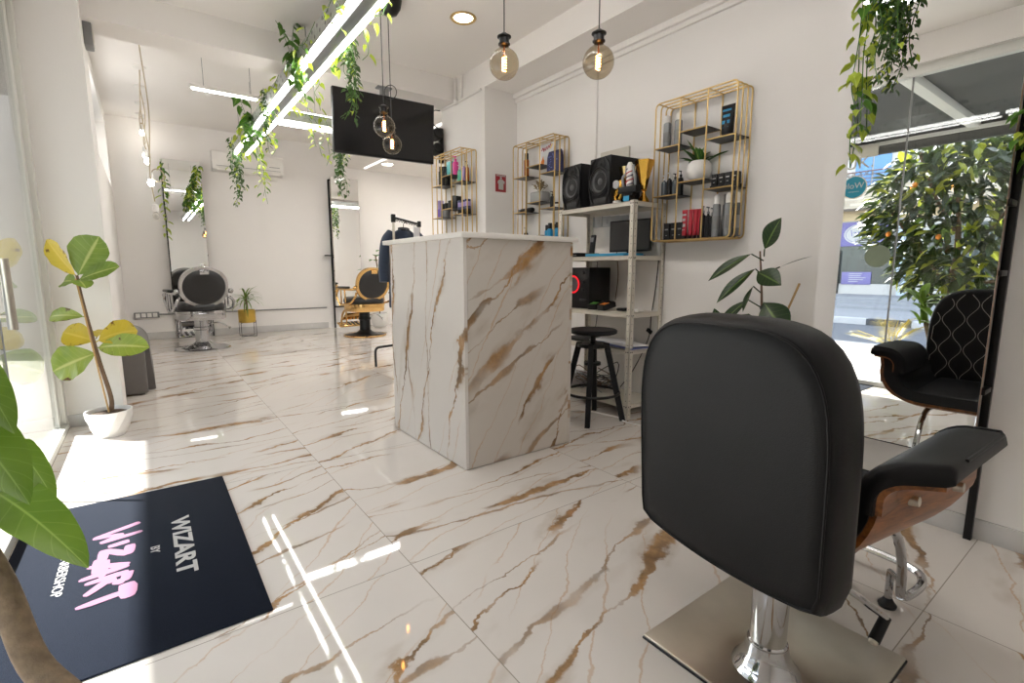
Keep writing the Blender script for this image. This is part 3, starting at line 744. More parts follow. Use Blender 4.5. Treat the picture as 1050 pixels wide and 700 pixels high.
# arms: inverted J plywood with a padded top
def armprof(s, off):
    """J profile as (y, z): up the inner side, over the top and out; offset towards the outside of the bend"""
    P = []; y0 = .262; rr = .05; cz = .567
    for i in range(3): P.append((y0, .535 + i * .014, 0))
    for i in range(1, 9):
        a = PI / 2 * i / 8; P.append((y0 + rr - rr * math.cos(a), cz + rr * math.sin(a), a))
    P.append((.335, .6185, PI / 2)); P.append((.360, .6195, PI / 2))
    return [(.026 + s * (y - math.cos(a) * off), z + math.sin(a) * off) for y, z, a in P]
def arm(s):
    wood_ = MB(); pad = MB()
    a0 = armprof(s, -.012); a1 = armprof(s, 0); b1 = armprof(s, .045)
    def sec(p, q, x): return [Vector((x, y, z)) for y, z in p] + [Vector((x, y, z)) for y, z in q[::-1]]
    xs = [-.085 + .46 * i / 12 for i in range(13)]
    W_ = [sec(a0, a1, x) for x in xs]
    for x, L_ in zip(xs, W_):
        for p in L_: p.x += .085 * max(0, (abs(p.y - .026) - .27) / .10) * max(0, 1 - (x + .10) / .22)
    wood_.loft(W_); w = wood_.build('armrest', M_walnut, ch, 40)
    secs = []
    for x, k in [(-.10, .3), (-.098, .6), (-.09, .85), (-.078, .97), (-.06, 1)] + [(x, 1) for x in xs[2:-1]] + [(.365, 1), (.385, .95), (.394, .8), (.398, .5)]:
        q = [(y0 + (y1 - y0) * k, z0 + (z1 - z0) * k) for (y0, z0), (y1, z1) in zip(a1, b1)]
        q += [(q[-1][0] + s * .010, q[-1][1] - .007 * k), (q[-1][0] + s * .0135, q[-1][1] - .024 * k)]
        L_ = sec(a1 + [(a1[-1][0] + s * .010, a1[-1][1] + .004)], q, x)
        for p in L_: p.x += .085 * max(0, (abs(p.y - .026) - .27) / .10) * max(0, 1 - (x + .10) / .22)
        secs.append(L_)
    pad.loft(secs); pd = pad.build('pad', M_leather, w, 50)
    pp = MB(); pp.tube([Vector((x, b1[-1][0] + s * .009, b1[-1][1] - .0035)) for x in xs[4:-1] + [.365]] + [Vector((.384, b1[k][0], b1[k][1] - .0005)) for k in range(-1, -9, -1)], .0042, 6); pp.build('piping', M_leather, w)
arm(-1); arm(1)
# foot rest frame and pump lever
mb = MB()
for s in (-1, 1):
    mb.tube(curve([(.20, s * .13, .37), (.33, s * .155, .33), (.43, s * .155, .20), (.465, s * .152, .07)], 6), .013, 10)
    mb.tube([(.46, s * .152, .12), (.494, s * .114, .12), (.494, s * .114, .02)], .011, 10)
mb.tube(curve([(.465, -.152, .07), (.51, -.16, .055), (.61, -.165, .06), (.655, -.13, .075), (.665, 0, .08), (.655, .13, .075), (.61, .165, .06), (.51, .16, .055), (.465, .152, .07)], 6), .013, 10)
fr_ = mb.build('foot_rest', M_chrome, ch)
for s in (-1, 1):
    MB().lathe([(0, 0), (.024, 0), (.026, .008), (.018, .018), (.012, .03), (0, .03)], (.494, s * .114, 0), 18).build('rubber_foot', M_plastic, fr_)
mb = MB(); mb.tube(curve([(-.02, -.04, .30), (.06, -.145, .25), (.14, -.18, .185), (.206, -.195, .135)], 6), .009, 10); lv = mb.build('pump_lever', M_chrome, ch)
mb = MB(); mb.cyl((.214, -.193, .132), (.154, -.19, .085), .0135, .0145, 16); gp = mb.build('grip', M_plastic, lv)
mb = MB(); mb.cyl((.155, -.19, .0855), (.148, -.1897, .080), .012, .010, 16); mb.build('grip_cap', M_steel, lv)

# ================================================================ VINTAGE BARBER CHAIRS (back of the room)
def ell(a, b, n=40, e=2.3):
    o = []
    for i in range(n):
        th = 2 * PI * i / n; c, s = math.cos(th), math.sin(th); rr = (abs(c) ** e + abs(s) ** e) ** (-1 / e); o.append((a * rr * c, b * rr * s))
    return o
def barber(label, loc, rz, metal, column, dark):
    t = thing('barber_chair', label, 'barber chair', loc, rz, 'vintage barber chairs')
    mb = MB(); mb.lathe([(0, 0), (.335, 0), (.34, .012), (.32, .022), (.22, .035), (.14, .06), (.09, .10), (0, .10)], n=40); b = mb.build('base', metal if not dark else column, t)
    if dark:
        mb = MB(); mb.tube([(.335 * math.cos(2 * PI * i / 40), .335 * math.sin(2 * PI * i / 40), .014) for i in range(40)], .012, 6, True); mb.build('base_ring', metal, b)
    mb = MB(); mb.lathe([(0, .08), (.085, .08), (.085, .26), (.10, .27), (.10, .30), (.085, .31), (.085, .43), (0, .43)], n=28); mb.build('column', column, t)
    # apron
    mb = MB(); o1 = ell(.31, .29, 44, 3.2)
    mb.loft([[Vector((x * k, y * k, z)) for x, y in o1] for k, z in ((.6, .40), (.93, .41), (.97, .43), (.97, .50), (1.0, .51), (1.0, .535), (.6, .54))]); mb.build('seat_apron', metal, t)
    mb = MB(); mb.loft([[Vector((x * k + .01, y * k, z)) for x, y in o1] for k, z in ((.9, .53), (.97, .55), (.99, .585), (.95, .62), (.8, .645), (.4, .655), (.05, .658))]); mb.build('seat', M_pvc, t, 60)
    T = Matrix.Translation((-.30, 0, .855)) @ Matrix.Rotation(R(-10), 4, 'Y')
    def P(u, w, n): return T @ Vector((n, u, w))
    oo = ell(.285, .265, 48, 2.3); oi = ell(.252, .231, 48, 2.1)
    mb = MB()
    mb.loft([[P(*p, q) for p in L_] for L_, q in ((oi, -.02), (oo, -.025), (oo, .03), (oi, .03), (oi, -.02))], cap=False)
    mb.box(T @ Vector((-.03, 0, .20)), (.02, .11, .06), T.to_3x3().to_4x4(), .008); mb.ball(T @ Vector((-.042, 0, .205)), .010)
    bf = mb.build('back_frame', metal, t)
    mb = MB(); mb.loft([[P(u * k, w * k, q) for u, w in oi] for k, q in ((.05, -.045), (.6, -.04), (.95, -.028), (1.0, -.015), (1.0, .05), (.8, .085), (.3, .10), (.05, .10))]); mb.build('back_pad', M_pvc, t, 60)
    for s in (-1, 1):
        mb = MB()
        mb.tube(curve([(-.30, s * .29, .72), (-.33, s * .33, .66), (-.2, s * .345, .56), (.1, s * .33, .52)], 6), .018, 8)
        mb.tube(curve([(.20, s * .315, .50), (.26, s * .345, .66), (.19, s * .345, .765), (.05, s * .345, .775), (-.22, s * .345, .775), (-.30, s * .30, .78)], 6), .018, 8)
        mb.tube([(-.05, s * .345, .56), (-.02, s * .345, .77)], .014, 8); mb.tube([(.1, s * .345, .53), (.1, s * .345, .77)], .012, 8)
        mb.ball((.24, s * .345, .74), .03); mb.ball((-.31, s * .315, .80), .032)
        mb.build('arm_frame', metal, t)
    for s in (-1, 1): MB().box((.0, s * .345, .805), (.30, .075, .035), None, .014, 3).build('arm_pad', M_pvc, t)
    mb = MB()
    for s in (-1, 1):
        mb.tube(curve([(.22, s * .20, .44), (.34, s * .21, .36), (.44, s * .20, .18), (.50, s * .19, .13)], 6), .017, 8)
        mb.tube([(.26, s * .19, .42), (.26, s * .19, .20), (.44, s * .19, .17)], .013, 8)
    mb.box((.52, 0, .15), (.18, .40, .02), Euler((0, R(-20), 0)), .008); mb.box((.37, 0, .30), (.02, .36, .20), Euler((0, R(-55), 0)), .006)
    fo = mb.build('foot_rest', metal, t)
    mb = MB()
    for i in range(5): mb.box((.53, -.14 + i * .07, .165), (.13, .035, .008), Euler((0, R(-20), 0)), .003)
    mb.box((.375, 0, .31), (.012, .28, .13), Euler((0, R(-55), 0)), .003); mb.build('foot_pad', M_pvc, fo)
    mb = MB(); mb.tube(curve([(.02, -.08, .33), (.05, -.24, .34), (.06, -.36, .26)], 5), .009, 8); mb.ball((.062, -.37, .255), .018); mb.build('lever', M_chrome, t)
    return t
barber('black barber chair with chrome frame in front of the left mirror', (.575, 7.98, 0), R(99), M_chrome, M_chrome, False)
barber('black barber chair with gold frame and black column beside the clothes rail', (2.88, 8.0, 0), R(99), M_gold, M_black, True)

# ================================================================ MIRRORS
def mirror(label, loc, rz, shelf=True, h0=.42, h1=2.74, wd=.50):
    """local: glass faces -y, wall at y=0, x along the wall"""
    t = thing('standing_mirror', label, 'mirror', loc, rz, 'tall mirrors on black frames')
    w = wd / 2
    MB().bx(-w, w, -.166, -.162, h0, h1).build('mirror_glass', M_mirror, t)
    mb = MB(); mb.bx(-w, w, -.1615, -.142, h0, h1, .002); mb.build('backing_board', [M_mside], t)
    MB().bx(-w + .01, w - .01, -.1415, -.105, h0 + .02, h1 - .02, .003).build('backing_box', M_mback, t)
    mb = MB()
    for s in (-1, 1):
        mb.bx(s * w - .0125, s * w + .0125, -.045, -.02, 0, h1 - .03, .002)
        for z in (h0 + .25, 1.05, 1.30, 2.15): mb.bx(s * w - .01, s * w + .01, -.141, -.02, z, z + .02, .002)
    for z in (h0 - .04, h1 - .05): mb.bx(-w, w, -.045, -.02, z, z + .025, .002)
    mb.build('frame', M_black, t)
    if shelf:
        mb = MB(); mb.bx(-w - .13, -w + .012, -.14, -.02, 1.335, 1.352, .002); mb.build('shelf', M_black, t)
    return t
mirror('tall mirror with vine down its left edge behind the chrome barber chair', (.595, 9.5, 0), 0, False)
mirror('tall mirror with black side shelf behind the gold barber chair', (3.085, 9.5, 0), 0, True)
mirror('large tall mirror reflecting the street beside the foreground salon chair', (2.61, .650, 0), R(-90), False, .36, 2.72, .505)
# ================================================================ LIGHT CHANNEL
lm = thing('linear_light', 'long galvanised light channel with twin tubes hung below the ceiling', 'light fixture', (1.20, 0, 2.66))
mb = MB(); mb.bx(-.095, -.09, -.4, 7.95, 0, .114); mb.bx(.09, .095, -.4, 7.95, 0, .114); mb.bx(-.095, .095, -.4, 7.95, .0, .004)
mb.mi = 1
for i in range(66):
    for z in (.035, .085): mb.cyl((-.0955, -.3 + i * .125 + (z > .05) * .06, z), (-.094, -.3 + i * .125 + (z > .05) * .06, z), .014, n=10)
mb.build('channel', [M_galv, M_dgrey], lm)
MB().bx(-.033, .043, -.4, 7.95, -.020, -.001).build('dark_gap_strip', M_dgrey, lm)  # dark strip put in to read as the black gap between the tubes
for i in range(5):
    for x in (-.062, .072):
        MB().bx(x - .015, x + .015, -.35 + i * 1.65, 1.25 + i * 1.65, -.032, -.002, .008).build('tube', M_led, lm)
mb = MB()
for y in (.8, 2.6, 4.4): mb.cyl((0, y, .0), (0, y, .339), .0025, n=6)
for y in (6.9, 7.85): mb.cyl((0, y, .0), (0, y, .639), .0025, n=6)
mb.build('wire', M_grey, lm)
cr = thing('linear_light', 'galvanised light channel branching off behind the television', 'light fixture', (1.28, 5.95, 2.66))
mb = MB(); mb.bx(0, 3.3, -.075, -.07, 0, .10); mb.bx(0, 3.3, .07, .075, 0, .10); mb.bx(0, 3.3, -.075, .075, 0, .004); mb.build('channel', M_galv, cr)
for k in range(2):
    for y in (-.045, .045): MB().bx(.02 + 1.65 * k, 1.63 + 1.65 * k, y - .015, y + .015, -.030, -.002, .008).build('tube', M_led, cr)
MB().bx(.02, 1.0, -.016, .016, .105, .125, .006).build('tube', M_led, cr)
mb = MB(); mb.cyl((.4, 0, 0), (.4, 0, .639), .0025, n=6); mb.cyl((1.5, 0, 0), (1.5, 0, .639), .0025, n=6); mb.cyl((2.9, 0, 0), (2.9, 0, .299), .0025, n=6); mb.build('wire', M_grey, cr)
cl = thing('linear_light', 'slim bare tube light left of the plant covered channel', 'light fixture', (1.10, 5.70, 2.76))
MB().bx(-.62, -.02, -.022, .022, 0, .03, .006).build('housing', M_white, cl); MB().bx(-.60, -.04, -.012, .012, -.016, -.001, .006).build('tube', M_led, cl)
mb = MB(); mb.cyl((-.5, 0, .03), (-.5, 0, .545), .0025, n=6); mb.cyl((-.1, 0, .03), (-.1, 0, .545), .0025, n=6); mb.build('wire', M_grey, cl)
# recessed downlights
def down(label, loc, r, ringm, lens):
    t = thing('downlight', label, 'ceiling light', loc)
    mb = MB(); mb.lathe([(r * .72, 0), (r, -.001), (r * 1.02, -.006), (r * .96, -.012), (r * .78, -.009), (r * .72, -.002)], n=40); mb.build('bezel', ringm, t)
    mb = MB(); mb.lathe([(0, -.004), (r * .78, -.004), (r * .78, -.002), (0, -.002)], n=36); mb.build('lens', lens, t)
down('round gold rimmed downlight in the front ceiling', (2.146, 3.532, 3.0), .10, M_brass, M_down)
down('round white downlight in the low ceiling behind the television', (3.68, 8.74, 2.96), .13, M_white, M_downb)
down('added fill downlight hidden in the soffit nearest the cross beam', (3.6, 6.4, 2.96), .11, M_white, M_fill_lens)  # out of view, added to brighten the back of the room
down('added fill downlight hidden in the soffit towards the far right wall', (4.7, 8.0, 2.96), .11, M_white, M_fill_lens)  # second hidden lamp, put in to lift the back wall
down('recessed white downlight in the front ceiling nearest the shop window', (.45, 2.2, 3.0), .11, M_white, M_downf)
t = thing('spotlight', 'small white ceiling spot at the back left', 'ceiling light', (.86, 7.6, 3.3))
mb = MB(); mb.lathe([(0, 0), (.05, 0), (.05, -.03), (.03, -.05), (0, -.05)], n=24); mb.build('housing', M_white, t)
# ---------------------------------------------------------------- globe pendants
def globe(t, p, zc, rb, cz=None):
    """p: (x, y) local; zc: local z of cable top; bulb centre at local z=p[2]"""
    x, y, z = p
    mb = MB(); mb.tube([(x, y, zc), (x, y, z + rb * 1.85)], .0032, 6); mb.build('cord', M_cord, t)
    mb = MB(); k = rb / .073
    mb.lathe([(0, 1.92 * rb), (.012 * k, 1.92 * rb), (.02 * k, 1.83 * rb), (.034 * k, 1.72 * rb), (.034 * k, 1.66 * rb), (.024 * k, 1.62 * rb), (.024 * k, 1.30 * rb), (.029 * k, 1.27 * rb), (.029 * k, 1.2 * rb), (.018 * k, 1.1 * rb), (0, 1.1 * rb)], (x, y, z), 24); mb.build('socket', M_black, t)
    mb = MB(); mb.lathe([(0, -rb * 1.02)] + [(rb * math.sin(a), -rb * math.cos(a)) for a in [PI * i / 18 for i in range(1, 15)]] + [(rb * .40, rb * .93), (rb * .30, rb * 1.06), (rb * .27, rb * 1.18)], (x, y, z), 32)
    b = mb.build('bulb', M_bulb, t)
    mb = MB(); pts = [(x + rb * .13 * math.cos(i * .55), y + rb * .13 * math.sin(i * .55), z - rb * .42 + rb * .85 * i / 56) for i in range(57)]; mb.tube(pts, rb * .026, 5); mb.build('filament', M_fil, b)
    mb = MB(); mb.cyl((x, y, z + rb * .42), (x, y, z + rb * 1.1), rb * .05, n=8); mb.build('filament_stem', M_amber, b)
GP = 'smoked globe pendants'
t = thing('pendant_lamp', 'smoked globe pendant hanging left of the one near the gold rack', 'pendant lamp', (1.472, 2.052, 3.0), 0, GP)
globe(t, (0, 0, -.952), -.028, .0715); mb = MB(); mb.lathe([(0, 0), (.05, 0), (.05, -.02), (.015, -.03), (0, -.03)], n=24); mb.build('canopy', M_black, t)
t = thing('pendant_lamp', 'smoked globe pendant closest to the large gold rack', 'pendant lamp', (1.789, 1.740, 3.0), 0, GP)
globe(t, (0, 0, -.968), -.028, .0735); mb = MB(); mb.lathe([(0, 0), (.05, 0), (.05, -.02), (.015, -.03), (0, -.03)], n=24); mb.build('canopy', M_black, t)
t = thing('pendant_lamp', 'twin smoked globe pendant with black dome hanging before the television', 'pendant lamp', (1.585, 3.62, 3.0), 0, GP)
mb = MB(); mb.lathe([(0, 0), (.085, 0), (.085, -.01), (.075, -.06), (.05, -.10), (.015, -.115), (0, -.115)], n=32); mb.build('canopy', M_black, t)
globe(t, (-.195, -.29, -.965), .002, .0715); globe(t, (0, .04, -.99), -.10, .0715)
mb = MB(); mb.tube([(.0 + .035 * math.cos(a), .04 - .03 * math.cos(a), -.62 + .05 * math.sin(a)) for a in [2 * PI * i / 20 for i in range(20)]], .0032, 6, True); mb.build('cord_loop', M_cord, t)
# ---------------------------------------------------------------- string of bare bulb pendants by the left pier
for i, (y, z, lit, n) in enumerate(((6.37, 1.67, False, 'nearest'), (7.13, 2.10, True, 'lowest hanging lit one'), (7.85, 2.46, True, 'middle one'), (8.6, 2.66, True, 'second highest one'), (9.2, 3.08, True, 'highest one'))):
    t = thing('bare_bulb_pendant', '%s of the lit bare bulb pendants on beige cord' % n if lit else 'lowest hanging unlit bare bulb pendant on beige cord by the left pier', 'pendant lamp', (.15, y, 3.3), 0, 'bare bulb pendants on beige cord')
    mb = MB(); mb.lathe([(0, 0), (.06, 0), (.06, -.02), (.02, -.035), (0, -.035)], n=24); mb.build('ceiling_rose', M_white, t)
    dz = z - 3.3
    sw = .025 * (-1) ** i
    mb = MB(); mb.tube(curve([(0, 0, -.03), (sw, 0, dz * .4), (-sw * .6, 0, dz * .75), (0, 0, dz + .10)], 8), .006, 6)
    if i == 1: mb.tube([(.07 + .06 * math.cos(a), 0, dz + .05 + .07 * math.sin(a)) for a in [2 * PI * k / 20 for k in range(20)]], .006, 6, True)
    mb.build('cord', M_rope, t)
    mb = MB(); mb.lathe([(0, .08), (.012, .08), (.026, .065), (.028, .0), (.024, -.005), (0, -.005)], (0, 0, dz), 18); mb.build('socket', M_white, t)
    mb = MB(); mb.ball((0, 0, dz - .042), .031, (1, 1, 1.2), 14, 10); mb.build('bulb', M_glowb if lit else M_unlit, t)
# ================================================================ TELEVISION AND THINGS ON THE BACK WALL
TV = thing('television', 'large black flat screen television hung under the cross beam', 'television', (1.945, 4.63, 2.40), R(-3))
q = Matrix.Rotation(R(4), 4, 'X')
def tb(mb, x0, x1, y0, y1, z0, z1, bv=0.0): 
    mb.box(q @ Vector(((x0 + x1) / 2, (y0 + y1) / 2, (z0 + z1) / 2)), (x1 - x0, y1 - y0, z1 - z0), q, bv); return mb
tb(MB(), -.485, .485, -.02, .035, -.275, .275, .004).build('housing', M_plastic, TV)
tb(MB(), -.475, .475, -.0215, -.0195, -.257, .265).build('screen', M_screen, TV)
mb = MB(); mb.bx(-.02, .06, .035, .08, .0, .395, .004); mb.bx(-.05, .09, .03, .11, .365, .38, .003); mb.cyl((.02, .05, .27), (.02, -.02, .30), .018, n=10); mb.build('bracket', M_grey, TV)
t = thing('spotlight', 'pair of black lamp heads on the wall pier beside the television', 'lamp', (2.66, 4.93, 2.40))
for z in (.10, -.05):
    mb = MB(); mb.lathe([(0, -.05), (.045, -.05), (.06, .0), (.06, .05), (.05, .06), (0, .05)], (0, 0, 0), 20, frame((-.02, 0, z), (1, 0, 0), (0, .3, 1))); mb.build('lamp_head', M_plastic, t)
mb = MB(); mb.bx(.01, .055, -.02, .02, -.18, .18, .004); mb.tube(curve([(.02, 0, .17), (-.06, 0, .22), (-.05, 0, .34), (.03, 0, .36)], 5), .006, 6); mb.build('bracket', M_plastic, t)
ac = thing('air_conditioner', 'white wall mounted air conditioner high on the back wall', 'air conditioner', (1.53, 9.5, 2.80))
mb = MB(); mb.loft([[Vector((x, y, z)) for y, z in ((.004, -.15), (-.10, -.16), (-.19, -.13), (-.215, -.05), (-.215, .13), (-.19, .155), (.004, .155))] for x in (-.52, -.515, .515, .52)]); mb.build('housing', M_white, ac)
MB().box((0, -.185, -.125), (.92, .012, .06), Euler((R(-38), 0, 0)), .003).build('louvre', M_white, ac)
mb = MB(); mb.bx(-.47, .47, -.217, -.2145, -.085, -.078); mb.bx(.30, .46, -.2165, -.214, -.03, -.02); mb.build('trim_line', M_grey, ac)
MB().bx(.34, .45, -.06, -.0, -.22, -.15, .004).build('pipe_cover', M_white, ac)
so_ = thing('socket_box', 'grey double wall socket low on the back wall', 'socket', (-.02, 9.5, .385))
MB().bx(-.16, .16, -.05, 0, -.045, .045, .008).build('box', M_grey, so_)
for i in range(4): MB().bx(-.14 + i * .072, -.085 + i * .072, -.054, -.049, -.03, .03, .003).build('socket_face', M_white, so_)
el_ = thing('emergency_light', 'small grey emergency light box on the left pier', 'light fixture', (-.20, 4.80, 2.73))
MB().bx(0, .05, -.07, .07, -.10, .06, .008).build('housing', M_grey, el_); MB().bx(.05, .055, -.055, .055, -.08, .045, .003).build('lens', M_cream, el_)
mb = MB(); mb.tube([(.012, 0, .06), (.012, 0, .2)], .010, 8); mb.build('conduit', M_grey, el_)
sn = thing('wall_sign', 'small red fire safety sign on the pier beside the gold rack', 'sign', (2.902, 4.11, 1.92))
MB().bx(-.063, .063, -.004, 0, -.082, .082, .001).build('plate', M_sign, sn)
mb = MB(); Mq = frame((0, -.0045, 0), (1, 0, 0), (0, 0, 1))
mb.prism([(-.028, -.06), (.03, -.06), (.03, .0), (.042, -.005), (.046, .018), (.02, .035), (-.018, .035), (-.04, .015), (-.036, -.008), (-.028, -.002)], .0008, Mq)
mb.prism([(.012 * math.cos(2 * PI * i / 14) + .0, .05 + .012 * math.sin(2 * PI * i / 14)) for i in range(14)], .0008, Mq); mb.bx(-.055, .055, -.0055, -.0045, .066, .076); mb.build('pictogram', M_mwhite, sn)

# ================================================================ FURNITURE ALONG THE LEFT AND BACK
ot = thing('armchair', 'low grey leather lounge seat behind the left pier', 'seat', (-.20, 5.80, 0))
def rprof(x0, x1, h, rr, n=7):
    o = [(x0, .01), (x1, .01)]
    for i in range(n + 1):
        a = PI / 2 * i / n; o.append((x1 - .02 - rr + rr * math.cos(a), h - rr + rr * math.sin(a)))
    o.append((x0, h)); return o
mb = MB(); mb.loft([[Vector((x, y, z)) for x, z in rprof(-.065, .20, .53, .16)] for y in (-.36, -.34, .5, .53)]); mb.build('body', M_taupe, ot, 40)
mb = MB(); mb.bx(-.065, .145, -.55, -.37, .01, .50, .02, 3); mb.build('arm', M_taupe, ot)
mb = MB()
for x, y in ((-.03, -.5), (.1, -.5), (-.03, .45), (.12, .45)): mb.cyl((x, y, 0), (x, y, .012), .02, n=10)
mb.build('foot', M_plastic, ot)
pl = thing('plant_stand', 'spiky green plant in gold pot on wire stand by the back wall', 'plant', (1.30, 9.08, 0))
mb = MB(); mb.lathe([(0, .225), (.115, .225), (.128, .235), (.128, .43), (.122, .435), (.118, .42), (0, .40)], n=32); mb.build('pot', M_gpot, pl)
mb = MB(); mb.lathe([(0, .40), (.116, .405), (.1, .418), (0, .424)], n=24); mb.build('soil', M_soil, pl)
mb = MB()
for a in (45, 135, 225, 315):
    x, y = .155 * math.cos(R(a)), .155 * math.sin(R(a)); mb.tube([(x, y, .26), (x, y, .004)], .004, 6); mb.tube([(x, y, .005), (0, 0, .005)], .004, 6); mb.tube([(x, y, .225), (0, 0, .225)], .004, 6)
mb.build('stand', M_black, pl)
mb = MB(); mb.tube(curve([(0, 0, .41), (.01, 0, .5), (0, .0, .62)], 5), .016, 8); mb.build('stem', M_bark, pl)
lb = MB(); r = random.Random(3)
for i in range(46):
    a = r.uniform(0, 2 * PI); e = r.uniform(.1, 1.45)
    leaf(lb, (0, 0, r.uniform(.52, .63)), (math.cos(a) * math.cos(e), math.sin(a) * math.cos(e), math.sin(e)), (0, 0, 1), r.uniform(.24, .37), .024, r.uniform(.8, 2.2), .1, 'strap', 0, 7, 2)
lb.build('foliage', L_spike, pl, 180, norm=False)
pw = thing('potted_plant', 'white pot with leafy plant against the back wall behind the gold chair', 'plant', (3.58, 9.12, 0))
mb = MB(); mb.lathe([(0, 0), (.10, 0), (.15, .06), (.165, .20), (.155, .26), (.145, .26), (.15, .22), (0, .2)], n=32); mb.build('pot', M_ceram, pw)
mb = MB(); mb.lathe([(0, .21), (.15, .215), (0, .225)], n=20); mb.build('soil', M_soil, pw)
mb = MB(); mb.tube(curve([(0, 0, .2), (.03, 0, .7), (-.05, -.03, 1.35)], 6), .012, 7); mb.build('stem', M_bark, pw)
lb = MB()
for i in range(9):
    a = i * 2.4; z = .7 + i * .09; leaf(lb, (-.02, 0, z), (math.cos(a), math.sin(a), .5), (0, 0, 1), .24, .14, .9, .1, 'ovate')
lb.build('foliage', L_mid, pw, 180, norm=False)
# clothes rail with a dark garment
ra = thing('clothes_rail', 'black and grey metal clothes rail behind the counter', 'clothes rail', (2.30, 5.35, 0))
mb = MB(); mb.tube(curve([(-.29, -.06, 0), (-.29, -.06, .16), (-.27, -.055, .205), (-.21, -.045, .215), (.0, 0, .215)], 5), .014, 10); mb.tube(curve([(.0, 0, .215), (.5, .12, .215), (.55, .13, .2), (.56, .13, 0)], 5), .014, 10); mb.build('base', M_black, ra)
mb = MB(); mb.cyl((0, 0, .215), (0, 0, 1.62), .014, n=12); mb.cyl((.36, .09, .2), (.36, .09, 1.60), .014, n=12); mb.build('post', M_steel, ra)
mb = MB(); mb.tube([(0, 0, 1.66), (.36, .09, 1.61)], .013, 10); mb.box((0, 0, 1.65), (.045, .045, .09), None, .008); mb.box((.36, .09, 1.61), (.04, .04, .07), None, .008)
for i in range(9): mb.tube(curve([(.03 + i * .034, .008 + i * .008, 1.655 - i * .0045), (.05 + i * .034, .012 + i * .008, 1.62 - i * .0045), (.066 + i * .034, .016 + i * .008, 1.652 - i * .0045)], 3), .004, 5)
mb.build('rail', M_black, ra)
jk = thing('jacket', 'dark navy barber jacket hanging on the clothes rail', 'garment', (2.475, 5.47, 1.50))
def jsec(z, w, d, ph): return [Vector((w * math.cos(2 * PI * i / 28), d * math.sin(2 * PI * i / 28) * (1 + .25 * math.cos(5 * 2 * PI * i / 28 + ph)), z)) for i in range(28)]
mb = MB(); mb.loft([jsec(z, w, d, p_) for z, w, d, p_ in ((-.86, .20, .10, 0), (-.84, .205, .105, .1), (-.6, .20, .10, .5), (-.35, .20, .095, 1), (-.15, .205, .085, 1.3), (-.03, .17, .07, 1.6), (.02, .10, .055, 1.6), (.05, .05, .05, 1.6))]); mb.build('body', M_navy, jk, 60)
for s in (-1, 1):
    mb = MB(); mb.tube(curve([(s * .14, 0, -.02), (s * .22, -.01, -.12), (s * .27, -.03, -.38), (s * .28, -.05, -.56)], 6), [.075 - .0012 * i for i in range(19)], 14); mb.build('sleeve', M_navy, jk, 60)
mb = MB(); mb.tube(curve([(-.06, .0, .05), (0, -.055, .03), (.06, 0, .05), (0, .05, .06), (-.06, 0, .05)], 5), .014, 8); mb.build('collar', M_matte, jk)
mb = MB(); mb.tube(curve([(0, 0, .04), (0, 0, .10), (.02, 0, .13), (.04, 0, .11)], 5), .004, 6); mb.build('hook', M_black, jk)
MB().box((.13, -.07, -.0), (.08, .012, .16), Euler((R(-20), R(10), 0)), .004).build('cloth_tag', M_paper, jk)

# ================================================================ BLACK STOOL BY THE SHELVES
sx0, sy0 = 2.54, 2.46
stl = thing('stool', 'round black wooden stool between the counter and the metal shelves', 'stool', (sx0, sy0, 0))
mb = MB(); mb.lathe([(0, .625), (.15, .625), (.168, .632), (.17, .65), (.16, .658), (0, .655)], n=36); mb.build('seat', M_matte, stl)
mb = MB(); mb.cyl((0, 0, .40), (0, 0, .63), .02, n=14); mb.lathe([(0, .53), (.11, .53), (.11, .555), (0, .555)], n=24); mb.lathe([(0, .40), (.06, .40), (.06, .42), (0, .42)], n=20); mb.build('screw_post', M_black, stl)
for k in range(4):
    a = R(38 + 90 * k); c, s = math.cos(a), math.sin(a)
    mb = MB(); z0, z1 = 0, .56
    d = Vector((c, s, 0)); e = Vector((-s, c, 0))
    mb.loft([[d * (rr + u) + e * v + Vector((0, 0, z)) for u, v in ((-.02, -.017), (.02, -.017), (.02, .017), (-.02, .017))] for rr, z in ((.225, 0), (.095, .56))]); mb.build('leg', M_matte, stl)
mb = MB(); mb.tube([(.195 * math.cos(2 * PI * i / 36), .195 * math.sin(2 * PI * i / 36), .20) for i in range(36)], .010, 8, True); mb.build('foot_ring', M_black, stl)
# ================================================================ CREAM METAL SHELVING
SX0, SX1, SY0, SY1 = 2.73, 3.085, 2.285, 3.055
LV = [.105, .505, .768, 1.175, 1.545]
sh = thing('metal_shelving', 'cream slotted metal shelving unit with five shelves behind the counter', 'shelving', (SX0, SY0, 0))
wx, wy = SX1 - SX0, SY1 - SY0
def post(cx, cy, dx, dy):
    mb = MB(); t = .003; Lw = .036
    mb.bx(cx, cx + dx * Lw, cy, cy + dy * t, 0, 1.55); mb.bx(cx, cx + dx * t, cy, cy + dy * Lw, 0, 1.55)
    mb.mi = 1
    for i in range(30):
        z = .03 + i * .051
        mb.cyl((cx + dx * .018, cy - dy * .0006, z), (cx + dx * .018, cy + dy * .0036, z), .0032, n=8)
        mb.cyl((cx - dx * .0006, cy + dy * .018, z), (cx + dx * .0036, cy + dy * .018, z), .0032, n=8)
    mb.build('post', [M_cream, M_hole], sh)
for cx, dx in ((0, 1), (wx, -1)):
    for cy, dy in ((0, 1), (wy, -1)): post(cx, cy, dx, dy)
